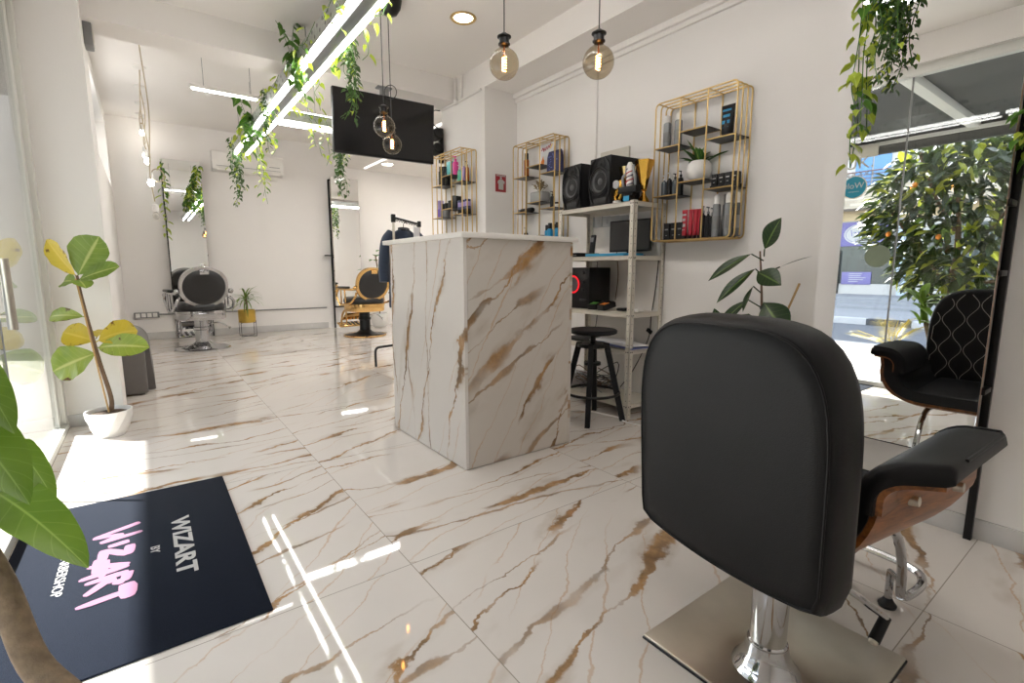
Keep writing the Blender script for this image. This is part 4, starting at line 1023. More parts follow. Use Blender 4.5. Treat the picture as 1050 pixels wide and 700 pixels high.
for z in LV:
    mb = MB(); mb.bx(.003, wx - .003, .003, wy - .003, z - .004, z - .001)
    mb.bx(.003, .006, .003, wy - .003, z - .032, z); mb.bx(wx - .006, wx - .003, .003, wy - .003, z - .032, z); mb.bx(.003, wx - .003, .003, .006, z - .032, z); mb.bx(.003, wx - .003, wy - .006, wy - .003, z - .032, z)
    mb.mi = 1
    for (y) in (.012, .03, wy - .03, wy - .012): mb.cyl((-.001, y, z - .016), (.004, y, z - .016), .005, n=8)
    for x in (.014, .03): mb.cyl((x, -.001, z - .016), (x, .004, z - .016), .005, n=8)
    mb.build('shelf', [M_cream, M_hole], sh)
FX = frame((0, 0, 0), (0, -1, 0), (0, 0, 1))       # local z points to -x (into the room)
def speaker(label, y0, y1, h, depth, z):
    w = y1 - y0
    t = thing('loudspeaker', label, 'loudspeaker', (2.765, (y0 + y1) / 2, z), R(-6), 'black loudspeakers on the metal shelving')
    mb = MB(); mb.bx(.012, depth, -w / 2, w / 2, 0, h, .006); mb.build('cabinet', M_matte, t)
    MB().bx(-.004, .012, -w / 2, w / 2, 0, h, .005).build('baffle', M_plastic, t)
    def at(zc): m_ = FX.copy(); m_.translation = Vector((0, 0, zc)); return m_
    rw = w * .44
    mb = MB(); mb.lathe([(rw * 1.08, 0), (rw * 1.10, .012), (rw * .98, .018), (rw * .92, .012)], n=36, M=at(h * .50)); b = mb.build('woofer', M_plastic, t)
    mb = MB(); mb.lathe([(rw * .92, .012), (rw * .85, .018), (rw * .78, .010)], n=36, M=at(h * .50)); mb.build('surround', M_cord, b)
    mb = MB(); mb.lathe([(rw * .78, .010), (rw * .35, -.008), (rw * .33, -.002), (rw * .2, .008), (0, .011)], n=36, M=at(h * .50)); mb.build('cone', M_cone, b)
    mb = MB(); mb.lathe([(w * .22, 0), (w * .22, .010), (w * .15, .004), (w * .07, .002), (w * .06, .008), (0, .011)], n=28, M=at(h * .84)); mb.build('tweeter', M_plastic, t)
    mb = MB(); mb.bx(-.007, .01, -w * .3, w * .3, h * .03, h * .16, .004); mb.build('bass_port', M_cord, t)
    mb = MB()
    for s in (-1, 1): mb.tube(curve([(-.006, s * w * .25, h * .98), (-.010, s * w * .46, h * .78), (-.010, s * w * .47, h * .3), (-.006, s * w * .30, h * .02)], 6), .008, 6)
    mb.build('trim', M_plastic, t)
speaker('black loudspeaker furthest from the trophies on top of the metal shelving', 2.83, 3.05, .335, .20, 1.546)
speaker('larger looking black loudspeaker next to the trophies on the metal shelving', 2.525, 2.755, .345, .29, 1.546)
# trophies
GT = 'trophies on the metal shelving'
t = thing('trophy', 'short orange gold trophy with round picture disc beside the loudspeaker', 'trophy', (2.795, 2.500, 1.546), 0, GT)
mb = MB(); mb.lathe([(0, 0), (.03, 0), (.03, .02), (.018, .025), (0, .025)], n=24); mb.build('base', M_ceram, t)
mb = MB(); 
r = random.Random(2)
for i in range(10):
    a = i / 9 * PI; mb.ball((0, .045 * math.cos(a) * (.5 + .5 * math.sin(a)), .035 + .11 * i / 9), .022, (.6, 1, 1), 8, 6)
for s in (-1, 1):
    mb.tube(curve([(0, s * .02, .03), (0, s * .045, .08), (0, s * .03, .12), (0, s * .055, .17)], 4), [.012] * 8 + [.009] * 4 + [.004], 6)
mb.build('figure', M_trophy, t)
mb = MB(); m_ = FX.copy(); m_.translation = Vector((-.012, 0, .135)); mb.lathe([(0, .012), (.028, .010), (.030, 0), (0, 0)], n=24, M=m_); mb.build('picture_disc', M_paper, t)
t = thing('trophy', 'pale gold cup trophy tilted beside the loudspeaker', 'trophy', (2.87, 2.475, 1.546), 0, GT)
mb = MB(); mb.lathe([(0, 0), (.035, 0), (.03, .03), (.012, .05), (.012, .09), (.03, .105), (.03, .12), (0, .12)], n=24); mb.build('base', M_trophy2, t)
mb = MB(); mb.lathe([(0, .12), (.02, .13), (.035, .16), (.062, .26), (.058, .26), (.03, .165), (0, .15)], n=24); mb.build('cup', M_trophy2, t)
t = thing('trophy', 'trophy with striped barber pole on a black plinth', 'trophy', (2.79, 2.385, 1.546), 0, GT)
mb = MB(); mb.bx(-.03, .03, -.028, .028, 0, .045, .004); mb.box((0, 0, .085), (.06, .16, .045), None, .004); mb.bx(-.02, .02, -.05, .05, .045, .07, .003); mb.build('plinth', M_plastic, t)
MB().bx(-.032, -.0295, -.025, .025, .006, .04).build('plaque', M_blued, t)
mb = MB(); mb.lathe([(0, .10), (.022, .10), (.024, .24), (.02, .255), (.012, .27), (0, .272)], n=20); pole = mb.build('pole', M_ceram, t)
for kx, mm in ((0, M_red), (1, M_navyp)):
    mb = MB(); mb.tube([(.0245 * math.cos(a), .0245 * math.sin(a), .115 + .11 * i / 30) for i, a in enumerate([PI * kx + 4 * PI * i / 30 for i in range(31)])], .004, 5); mb.build('stripe', mm, pole)
mb = MB()
for s in (-1, 1): mb.tube(curve([(0, s * .05, .10), (-.01, s * .055, .17), (0, s * .035, .20), (0, s * .03, .25)], 4), .010, 6)
mb.build('ornament', M_silvercan, t)
t = thing('trophy', 'tall orange gold flared cup trophy at the shelf end', 'trophy', (2.885, 2.335, 1.546), 0, GT)
mb = MB(); mb.lathe([(0, 0), (.042, 0), (.036, .02), (.016, .05), (.012, .075), (.024, .085), (0, .09)], n=24); mb.build('base', M_trophy, t)
mb = MB(); mb.lathe([(0, .085), (.02, .09), (.026, .12), (.045, .20), (.07, .285), (.066, .285), (.03, .17), (0, .13)], n=6); mb.build('cup', M_trophy, t)
# shelf with the monitor
Z = LV[3] + .001
t = thing('monitor', 'black flat monitor on the shelf below the loudspeakers', 'monitor', (2.97, 2.515, Z), R(4))
MB().bx(-.012, .012, -.185, .185, .035, .27, .004).build('housing', M_plastic, t); MB().bx(-.0135, -.012, -.175, .175, .047, .26).build('screen', M_screen, t)
mb = MB(); mb.bx(-.06, .06, -.10, .10, 0, .01, .003); mb.bx(.0, .02, -.03, .03, .01, .08, .003); mb.build('stand', M_plastic, t)
t = thing('cordless_phone', 'black cordless phone standing in its cradle beside the monitor', 'phone', (2.90, 2.835, Z))
MB().bx(-.045, .045, -.04, .04, 0, .03, .008).build('cradle', M_plastic, t); MB().box((0, 0, .098), (.022, .05, .155), Euler((0, R(8), 0)), .009).build('handset', M_plastic, t)
MB().box((-.0115, 0, .135), (.002, .035, .035), Euler((0, R(8), 0))).build('display', M_grey, t)
mb = MB()
for i in range(4):
    for j in range(3): mb.box((-.012 - .0 + .005 * (3 - i) * .5, -.013 + j * .013, .10 - i * .015), (.004, .008, .008), Euler((0, R(8), 0)), .001)
mb.build('keypad', M_grey, t)
solo('folder', MB().bx(-.11, .11, -.19, .19, 0, .018, .002), M_blued, 'flat bright blue folder at the edge of the monitor shelf', 'folder', (2.86, 2.575, Z))
t = thing('router', 'flat black router box left of the phone on the monitor shelf', 'router', (2.87, 2.965, Z))
MB().bx(-.07, .07, -.06, .06, 0, .035, .006).build('housing', M_plastic, t)
mb = MB(); mb.bx(-.071, -.07, -.05, .05, .012, .016); mb.build('light_strip', M_grey, t)
# hi-fi and payment terminals
Z = LV[2] + .001
t = thing('hifi_system', 'black mini hi-fi with a glowing red ring on the middle shelf', 'stereo', (2.80, 2.90, Z))
MB().bx(0, .24, -.135, .135, 0, .325, .006).build('cabinet', M_plastic, t)
m_ = FX.copy(); m_.translation = Vector((0, .045, .19))
mb = MB(); mb.tube([m_ @ Vector((.066 * math.cos(2 * PI * i / 32), .066 * math.sin(2 * PI * i / 32), .003)) for i in range(32)], .006, 6, True); mb.build('light_ring', M_redring, t)
mb = MB(); mb.lathe([(.06, .0), (.054, .01), (.02, .004), (0, .008)], n=28, M=m_); mb.build('volume_dial', M_cone, t)
mb = MB()
for z in (.285, .21, .15): mb.lathe([(0, .008), (.012, .008), (.014, 0), (0, 0)], (0, -.07, z), 16, FX)
mb.bx(-.003, 0, -.12, .12, .09, .095); mb.bx(-.003, 0, -.12, -.03, .05, .08, .001); mb.build('control', M_matte, t)
def terminal(label, y, z, keyc, rz=0):
    t = thing('card_terminal', label, 'card reader', (2.84, y, z), rz, 'payment terminals on the middle shelf')
    MB().box((0, 0, .03), (.13, .08, .045), Euler((0, R(-14), 0)), .010).build('housing', M_plastic, t)
    MB().box((.03, 0, .0605), (.045, .055, .004), Euler((0, R(-14), 0)), .001).build('screen', M_screen, t)
    mb = MB()
    for i in range(3):
        for j in range(3): mb.box((-.005 - i * .017, -.02 + j * .02, .0525 - i * .0042), (.011, .014, .005), Euler((0, R(-14), 0)), .0015)
    mb.build('keypad', keyc, t)
terminal('black card terminal with green and red keys beside the hi-fi', 2.725, Z, M_green, R(10)); terminal('black card terminal with orange keys nearer the shelf end', 2.615, Z, M_org, R(-8))
t = thing('payment_reader', 'small flat black card reader at the end of the middle shelf', 'card reader', (2.87, 2.47, Z))
MB().box((0, 0, .013), (.09, .07, .022), None, .008).build('housing', M_plastic, t); MB().box((-.01, 0, .0248), (.04, .045, .002)).build('screen', M_grey, t)
solo('charging_dock', MB().box((0, 0, .010), (.07, .09, .018), None, .006), M_white, 'small white charging dock at the right end of the middle shelf', 'charger', (2.90, 2.375, Z))
# papers and low shelves
Z = LV[1] + .001
t = thing('magazine_pile', 'spread of loose white and blue printed sheets on the second lowest shelf', 'papers', (2.87, 2.50, Z))
r = random.Random(4)
for i in range(6):
    MB().box((r.uniform(-.03, .03), r.uniform(-.12, .14), .004 + i * .005), (.21, .29, .003), Euler((0, 0, r.uniform(-.4, .4)))).build('sheet', M_print if i in (1, 3) else M_paper, t)
solo('laptop', MB().bx(-.11, .11, -.16, .16, 0, .022, .004), M_matte, 'closed black laptop lying on the second lowest shelf', 'laptop', (2.88, 2.86, Z))
Z = LV[0] + .001
t = thing('cable_bundle', 'tangle of dark cables heaped on the bottom shelf', 'cable', (2.90, 2.78, Z))
r = random.Random(9)
for k in range(9):
    pts = [(r.uniform(-.1, .1), r.uniform(-.2, .2), .01 + abs(r.gauss(0, .07))) for i in range(7)]
    MB().tube(curve(pts, 5), .004, 5).build('cable', [M_cord, M_bark, M_grey][k % 3], t)
solo('carton', MB().bx(-.09, .09, -.07, .07, 0, .12, .003), M_paper, 'pale open topped carton at the far end of the bottom shelf', 'box', (2.86, 2.98, Z))
t = thing('hanging_cable', 'thin black cable with small plug block hanging behind the metal shelving', 'cable', (3.092, 2.33, 1.17))
MB().tube(curve([(-.012, .0, 0), (-.008, .02, -.22), (-.01, .05, -.45), (-.008, .07, -.62), (-.01, .20, -.88), (-.01, .33, -1.05)], 6), .004, 6).build('cord', M_cord, t)
MB().box((-.012, .06, -.56), (.018, .05, .03), Euler((R(30), 0, 0)), .005).build('plug', M_plastic, t)
for i, y in enumerate((2.96, 2.74)):
    t = solo('hanging_cable', MB().tube(curve([(0, 0, 0), (-.004, .01, -.2), (0, -.01, -.42), (-.003, .01, -.62)], 6), .0035, 6), M_bark if i else M_cord, ('thin brown cable hanging down the wall behind the monitor' if i else 'thin black cable hanging behind the hi-fi'), 'cable', (3.092, y, 1.45 if i else 1.16))
# wall plates
for i in range(6):
    y = 3.06 - i * .092
    t = thing('wall_switch', ('%s white wall switch plate counting from the far end of the row above the monitor' % ('first', 'second', 'third', 'fourth', 'fifth', 'sixth')[i]), 'switch', (3.1, y, 1.475 - .004 * i), 0, 'row of wall switch plates above the monitor')
    MB().bx(-.009, .001, -.043, .043, -.043, .043, .003).build('plate', M_plate, t); MB().box((-.011, 0, 0), (.006, .028, .04), Euler((0, R(6), 0)), .002).build('rocker', M_plate, t)
t = thing('fuse_box', 'cream square fuse box cover on the wall above the trophies', 'fuse box', (3.1, 2.80, 1.90))
MB().bx(-.02, .003, -.15, .15, -.12, .12, .006).build('cover', M_cream, t); MB().bx(-.024, -.019, -.125, .125, -.095, .095, .003).build('door', M_cream, t)
# white cable on the floor below the shelving
solo('floor_cable', MB().tube(curve([(2.28, 2.62, .006), (2.40, 2.56, .006), (2.46, 2.66, .006), (2.62, 2.62, .006), (2.70, 2.36, .006), (2.66, 2.24, .006), (2.70, 2.05, .006), (2.78, 1.9, .006), (3.0, 1.8, .006)], 8), .006, 7), M_white, 'white power cable snaking over the floor below the metal shelving', 'cable')

# ================================================================ GOLD WIRE WALL RACKS
def rrect(y0, y1, z0, z1, rr, x):
    o = []
    for cy, cz, a0 in ((y1 - rr, z1 - rr, 0), (y0 + rr, z1 - rr, 90), (y0 + rr, z0 + rr, 180), (y1 - rr, z0 + rr, 270)):
        for k in range(5):
            a = R(a0 + 90 * k / 4); o.append((x, cy + rr * math.cos(a), cz + rr * math.sin(a)))
    return o
RK = {}
def rack(key, label, X, y0, y1, z0, z1, lv):
    """lv: shelf heights as fractions for the columns far, middle, near (y1 -> y0)"""
    t = thing('wire_rack', label, 'wall rack', (X, (y0 + y1) / 2, z0), 0, 'gold wire wall racks')
    h = z1 - z0; w = (y1 - y0) / 2; D = .17
    for k, x in enumerate((-D, -D * .67, -D * .34, -.006)):
        MB().tube(rrect(-w, w, 0, h, .03, x), .0056, 6, True).build('wire_loop', M_brass, t)
    mb = MB()
    cs = [w - 2 * w * i / 3 for i in range(4)]
    for y in cs[1:3]:
        for x in (-D, -.006): mb.tube([(x, y, 0), (x, y, h)], .0054, 6)
        mb.tube([(-D, y, h), (-.006, y, h)], .004, 6); mb.tube([(-D, y, 0), (-.006, y, 0)], .004, 6)
    for y in (-w + .02, w - .02): mb.tube([(-D, y, h - .002), (-.006, y, h - .002)], .004, 6)
    mb.build('upright', M_brass, t)
    S_ = []
    for c in range(3):
        for f in lv[c]:
            z = f * h; S_.append((c, z))
            m1 = MB(); m1.bx(-D, -.006, cs[c + 1], cs[c], z - .0025, z + .0025)
            m1.mi = 1; m1.tube([(-D, cs[c + 1], z), (-D, cs[c], z)], .0046, 6); m1.tube([(-.006, cs[c + 1], z), (-.006, cs[c], z)], .004, 6)
            m1.build('shelf', [M_black, M_brass], t)
    m1 = MB(); m1.bx(-D, -.006, -w + .02, w - .02, .003, .007); m1.build('shelf', M_black, t)
    RK[key] = (X, (y0 + y1) / 2, z0, cs, h)
LVS = ((.68, .33), (.76, .41), (.665, .335))
rack('A', 'largest looking gold wire rack on the right wall near the mirror', 3.1, 1.70, 2.29, 1.275, 2.195, LVS)
rack('C', 'gold wire rack on the right wall beside the loudspeakers', 3.1, 3.34, 3.94, 1.31, 2.235, LVS)
rack('B', 'gold wire rack on the pier below the television end', 2.72, 4.26, 4.88, 1.31, 2.245, LVS)
def spot(key, col, lev, y, x=None):
    X, ym, z0, cs, h = RK[key]
    z = z0 + (.008 if lev is None else LVS[col][lev] * h + .004)
    return (X - (.085 if x is None else x), y, z)
def can(name, label, loc, h, r, body, capm, group, cap=.16, band=None, cat='bottle'):
    t = thing(name, label, cat, loc, 0, group)
    hc = h * (1 - cap)
    mb = MB(); mb.lathe([(0, 0), (r * .95, 0), (r, .004), (r, hc - r * .35), (r * .8, hc - .002), (0, hc)], n=20); mb.build('body', body, t)
    mb = MB(); mb.lathe([(0, hc - .003), (r * .78, hc - .003), (r * .78, h - .003), (r * .7, h), (0, h)], n=20); mb.build('cap', capm, t)
    if band: mb = MB(); mb.lathe([(r + .0004, hc * .25), (r + .0008, hc * .26), (r + .0008, hc * .62), (r + .0004, hc * .63)], n=20); mb.build('label_band', band, t)
    return t
def pump(name, label, loc, h, r, body, capm, group):
    t = thing(name, label, 'bottle', loc, 0, group)
    mb = MB(); mb.lathe([(0, 0), (r, 0), (r, h * .62), (r * .85, h * .70), (r * .35, h * .74), (r * .35, h * .78), (0, h * .78)], n=20); mb.build('body', body, t)
    mb = MB(); mb.lathe([(0, h * .775), (r * .45, h * .775), (r * .42, h * .85), (r * .15, h * .86), (r * .15, h * .95), (r * .3, h * .96), (r * .3, h), (0, h)], n=14); mb.bx(-r * 1.1, 0, -r * .14, r * .14, h * .96, h); mb.build('pump_head', capm, t)
    return t
def carton(name, label, loc, w, h, d, body, group, mark=None, cat='box'):
    t = thing(name, label, cat, loc, 0, group)
    MB().bx(-d / 2, d / 2, -w / 2, w / 2, 0, h, .0015).build('carton', body, t)
    if mark:
        m1 = MB(); m1.bx(-d / 2 - .0006, -d / 2, -w * .28, w * .28, h * .58, h * .66); m1.bx(-d / 2 - .0006, -d / 2, -w * .15, w * .15, h * .25, h * .29); m1.build('print', mark, t)
    return t
def tube_(name, label, loc, h, w, body, capm, group, mark=None):
    t = thing(name, label, 'tube', loc, 0, group)
    mb = MB(); mb.loft([[Vector((w * .5 * dx * math.cos(2 * PI * i / 20), w * .5 * dy * math.sin(2 * PI * i / 20), z)) for i in range(20)] for z, dx, dy in ((h * .12, .75, .8), (h * .16, .8, .86), (h * .6, .5, .98), (h * .97, .08, 1.08), (h, .06, 1.08))]); mb.build('body', body, t)
    mb = MB(); mb.lathe([(0, 0), (w * .36, 0), (w * .36, h * .115), (w * .30, h * .125), (0, h * .125)], n=18); mb.build('cap', capm, t)
    if mark:
        m1 = MB()
        for z0, z1, ww in ((.80, .86, .34), (.62, .70, .26), (.42, .52, .30), (.30, .33, .2)): m1.box((-w * .5 * (.66 - .52 * (z0 - .16)) - .001, 0, h * (z0 + z1) / 2), (.002, w * ww * 2, h * (z1 - z0)), Euler((0, R(7), 0)))
        m1.build('print', mark, t)
    return t
def jar(name, label, loc, h, r, body, lid, group):
    t = thing(name, label, 'jar', loc, 0, group)
    mb = MB(); mb.lathe([(0, 0), (r * .95, 0), (r, .003), (r, h * .66), (0, h * .66)], n=22); mb.build('body', body, t)
    mb = MB(); mb.lathe([(0, h * .66), (r * 1.03, h * .66), (r * 1.03, h - .003), (r * .97, h), (0, h)], n=22); mb.build('lid', lid, t)
    return t
# -- rack A
GA = 'products on the large gold rack'
can('spray_can', 'grey spray can with white cap at the top left of the large gold rack', spot('A', 0, 0, 2.255), .225, .026, M_silvercan, M_white, GA, .2, M_grey)
can('spray_can', 'second grey spray can from the left at the top of the large gold rack', spot('A', 0, 0, 2.165), .225, .026, M_silvercan, M_white, GA, .2, M_grey)
tube_('product_tube', 'large black tube with blue print at the top right of the large gold rack', spot('A', 2, 0, 1.805), .20, .085, M_plastic, M_plastic, GA, M_blue)
t = thing('potted_plant', 'green succulent in round white pot in the middle of the large gold rack', 'plant', spot('A', 1, 1, 1.99), 0, GA)
mb = MB(); mb.lathe([(0, 0), (.045, 0), (.074, .03), (.082, .065), (.074, .105), (.055, .128), (.05, .125), (.06, .10), (0, .10)], n=32); mb.build('pot', M_ceram, t)
lb = MB(); r = random.Random(8)
for i in range(20):
    a = r.uniform(0, 2 * PI); e = r.uniform(.55, 1.4); leaf(lb, (r.uniform(-.02, .02), r.uniform(-.02, .02), .10), (math.cos(a) * math.cos(e), math.sin(a) * math.cos(e), math.sin(e)), (0, 0, 1), r.uniform(.12, .20), .046, r.uniform(0, .8), .2, 'strap', 0, 5, 2)
lb.build('foliage', L_snake, t, 180, norm=False)
for i, (y, m_) in enumerate(((2.262, M_smoke), (2.218, M_plastic), (2.172, M_smoke), (2.128, M_plastic))):
    pump('pump_bottle', '%s dark pump bottle from the left on the large gold rack' % ('first', 'second', 'third', 'fourth')[i], spot('A', 0, 1, y), .15 + .012 * (i % 2), .019, m_, M_white if i < 2 else M_plastic, GA)
for i, y in enumerate((1.862, 1.815, 1.770, 1.728)):
    carton('product_box', '%s small black box from the left on the right shelf of the large gold rack' % ('first', 'second', 'third', 'fourth')[i], tuple(Vector(spot('A', 2, 1, y)) + Vector((0, 0, .021))), .040, .072, .05, M_plastic, GA, M_mwhite)
for i, y in enumerate((1.835, 1.745)):
    carton('flat_tin', '%s flat black tin under the small boxes on the large gold rack' % ('left', 'right')[i], spot('A', 2, 1, y), .085, .019, .09, M_plastic, GA)
for i, y in enumerate((2.205, 2.150, 2.10)):
    carton('product_box', '%s matt black box from the left on the bottom of the large gold rack' % ('first', 'second', 'third')[i], spot('A', 0, None, y, .09), .046, .115, .05, M_matte, GA, M_grey)
for i, y in enumerate((2.070, 2.030, 2.000, 1.972)):
    tube_('product_tube', '%s red tube from the left on the bottom of the large gold rack' % ('first', 'second', 'third', 'fourth')[i], spot('A', 1, None, y, .10 - .008 * i), .195, .042 if i == 0 else .032, M_red, M_plastic, GA, M_mwhite if i == 0 else None)
for i, y in enumerate((1.942, 1.905, 1.872)):
    pump('spray_bottle', '%s slim black spray bottle from the left on the bottom of the large gold rack' % ('first', 'second', 'third')[i], spot('A', 1, None, y), .21 - .01 * i, .020, M_plastic, M_silvercan, GA)
for i, (y, m_) in enumerate(((1.838, M_silvercan), (1.795, M_dgrey), (1.757, M_silvercan), (1.722, M_dgrey))):
    can('spray_can', '%s tall grey spray can from the left on the bottom of the large gold rack' % ('first', 'second', 'third', 'fourth')[i], spot('A', 2, None, y, .10 if i % 2 == 0 else .055), .27, .024, m_, M_white if i != 1 else M_grey, GA, .22, M_grey)
# -- rack C
GC = 'things on the gold rack beside the loudspeakers'
can('bottle', 'amber orange bottle with black top on the left of the rack beside the loudspeakers', spot('C', 0, 0, 3.842), .225, .024, M_amber, M_plastic, GC, .25)
t = thing('greeting_card', 'white card with red and yellow writing at the top of the rack beside the loudspeakers', 'card', tuple(Vector(spot('C', 1, 0, 3.58, .06)) + Vector((0, 0, 0))), 0, GC)
MB().box((0, 0, .10), (.004, .19, .20), Euler((0, R(6), 0))).build('sheet', M_paper, t)
mb = MB()
for k, (a, b) in enumerate((((.07, .14), (.05, .165)), ((.05, .165), (.035, .13)), ((.03, .14), (.02, .165)), ((.015, .135), (-.005, .17)), ((-.01, .14), (-.03, .175)), ((-.035, .15), (-.055, .185)))):
    mb.tube([(-.004 + .1051 * (a[1] - .1), a[0], a[1]), (-.004 + .1051 * (b[1] - .1), b[0], b[1])], .004, 5)
mb.build('writing', M_red, t)
mb = MB(); mb.prism([(-.02, 0), (.02, 0), (.024, .03), (.008, .05), (.004, .075), (-.01, .045), (-.024, .03)], .002, frame((-.012, .04, .015), (0, -1, 0), (.1, 0, 1))); mb.build('flame', M_org, t)
mb = MB(); mb.tube([(.002, -.05, .14), (.004, -.075, .18)], .004, 5); mb.build('writing', M_yel, t)
t = thing('gift_bag', 'blue patterned bag on the top right of the rack beside the loudspeakers', 'bag', spot('C', 2, 0, 3.43), 0, GC)
mb = MB(); mb.loft([[Vector((dx * sx_, dy * sy_, z)) for sx_, sy_ in ((-1, -1), (1, -1), (1, 1), (-1, 1))] for z, dx, dy in ((0, .035, .075), (.14, .028, .075), (.19, .008, .078))]); mb.build('bag', M_navyp, t)
mb = MB(); r = random.Random(6)
for i in range(26): 
    z = r.uniform(.015, .17); y = r.uniform(-.065, .065); mb.box((-.0352 + max(0, z - .0) * .05 + max(0, z - .14) * .35, y, z), (.003, .008, .008), Euler((R(45), 0, 0)))
mb.build('pattern', M_print, t)
t = thing('potted_plant', 'dried flowers in square grey pot on the rack beside the loudspeakers', 'plant', spot('C', 1, 1, 3.64), 0, GC)
mb = MB(); mb.bx(-.055, .055, -.085, .085, 0, .095, .014, 3); mb.build('pot', M_concrete, t)
mb = MB(); lb = MB(); r = random.Random(12)
for i in range(16):
    a = r.uniform(0, 2 * PI); e = r.uniform(.5, 1.4); d = Vector((math.cos(a) * math.cos(e) * .6, math.sin(a) * math.cos(e), math.sin(e))); L_ = r.uniform(.06, .13)
    mb.tube([(0, 0, .09), Vector((0, 0, .09)) + d * L_], .0025, 5)
    for k in range(4): small_leaf(lb, Vector((0, 0, .09)) + d * L_ * (.6 + .13 * k), (r.uniform(-1, 1), r.uniform(-1, 1), r.uniform(0, 1)), (0, 0, 1), .03, .02)
mb.build('stalk', M_deco, t); lb.build('foliage', [M_deco], t, 180, norm=False)
pump('spray_bottle', 'black dropper bottle on the right shelf of the rack beside the loudspeakers', spot('C', 2, 1, 3.465), .15, .02, M_plastic, M_plastic, GC)
jar('jar', 'small pale jar on the right shelf of the rack beside the loudspeakers', spot('C', 2, 1, 3.40), .05, .022, M_ceram, M_plastic, GC)
for i, (y, w_) in enumerate(((3.875, .10), (3.775, .085))):
    t = thing('hair_clipper', '%s black hair clipper lying on the left shelf of the rack beside the loudspeakers' % ('left', 'right')[i], 'hair clipper', spot('C', 0, 1, y), 0, GC)
    MB().box((0, 0, .022), (.05, w_, .042), None, .018, 3).build('body', M_plastic, t); MB().box((-.02, w_ * .52, .022), (.03, .012, .03), None, .003).build('blade', M_silvercan, t)
pump('spray_bottle', 'black spray bottle on the bottom left of the rack beside the loudspeakers', spot('C', 0, None, 3.845), .16, .022, M_plastic, M_grey, GC)
for i, y in enumerate((3.655, 3.598)): jar('jar', '%s green tin with black lid on the bottom of the rack beside the loudspeakers' % ('left', 'right')[i], spot('C', 1, None, y), .078, .027, M_green, M_plastic, GC)
for i, y in enumerate((3.528, 3.468, 3.415, 3.365)): can('spray_can', '%s blue can with black cap from the left on the rack beside the loudspeakers' % ('first', 'second', 'third', 'fourth')[i], spot('C', 1 if i < 1 else 2, None, y, .085 + .02 * (i % 2)), .165 + .012 * (i % 2), .025, M_blue, M_plastic, GC, .28)
# -- rack B
GB = 'products on the gold rack on the pier'
nm = ('first', 'second', 'third', 'fourth')
for i, (y, h) in enumerate(((4.83, .21), (4.755, .20), (4.69, .17))): can('bottle', '%s black bottle from the left on the top left shelf of the pier rack' % nm[i], spot('B', 0, 0, y), h, .028, M_plastic, M_plastic, GB, .2)
carton('product_box', 'teal box on the top middle shelf of the pier rack', spot('B', 1, 0, 4.62), .085, .15, .05, M_teal, GB)
pump('bottle', 'tall pink bottle on the top middle shelf of the pier rack', spot('B', 1, 0, 4.525), .19, .032, M_pink, M_pink, GB)
for i, (y, m_, n_, h) in enumerate(((4.45, M_mint, 'mint green', .18), (4.405, M_teal, 'turquoise', .165), (4.36, M_lilac, 'lilac', .20), (4.30, M_amber, 'amber', .19))): pump('pump_bottle', '%s pump bottle on the top right shelf of the pier rack' % n_, spot('B', 2, 0, y, .085), h, .020, m_, M_white if i != 3 else M_plastic, GB)
t = carton('product_box', 'white and purple box on the lower left of the pier rack', spot('B', 0, 1, 4.855), .045, .19, .05, M_lilac, GB)
MB().bx(-.0262, -.025, -.02, .02, .02, .10).build('print', M_purple, t)
for i, y in enumerate((4.79, 4.715)): can('bottle', '%s grey jar with black lid on the lower left of the pier rack' % ('left', 'right')[i], spot('B', 0, 1, y), .15, .032, M_grey, M_plastic, GB, .4)
for i, (y, h) in enumerate(((4.615, .09), (4.545, .13), (4.495, .12))): carton('product_box', '%s black box from the left on the lower middle shelf of the pier rack' % nm[i], spot('B', 1, 1, y), .052, h, .06, M_plastic, GB)
for i, y in enumerate((4.435, 4.365, 4.297)):
    jar('jar', '%s navy jar from the left on the lower right shelf of the pier rack' % nm[i], spot('B', 2, 1, y), .075, .030, M_plastic, M_navyp, GB)
    jar('jar', '%s pale jar from the left stacked on the navy jars of the pier rack' % nm[i], tuple(Vector(spot('B', 2, 1, y)) + Vector((0, 0, .0755))), .065, .029, M_lilac, M_navyp, GB)

# ================================================================ DOORMAT
dm = thing('doormat', 'dark navy entrance mat with white and pink lettering on the marble floor', 'mat', (-.12, 2.235, 0))
MB().bx(-.375, .36, -.635, .64, 0, .007, .003).build('carpet', M_mat, dm)
def MT(x, y): return frame((x, y, .0078), (0, -1, 0), (1, 0, 0))      # text reads along -y, tops towards +x
text_mesh('WIZART', .086, M_mwhite, 'lettering', dm, 1.5, .0004, MT(.152, -.005), bold=.0028)
text_mesh('BY', .040, M_mwhite, 'lettering', dm, 1.2, .0004, MT(.063, 0), bold=.001)
text_mesh('BARBERSHOP', .042, M_mwhite, 'lettering', dm, 1.2, .0004, MT(-.206, .0))
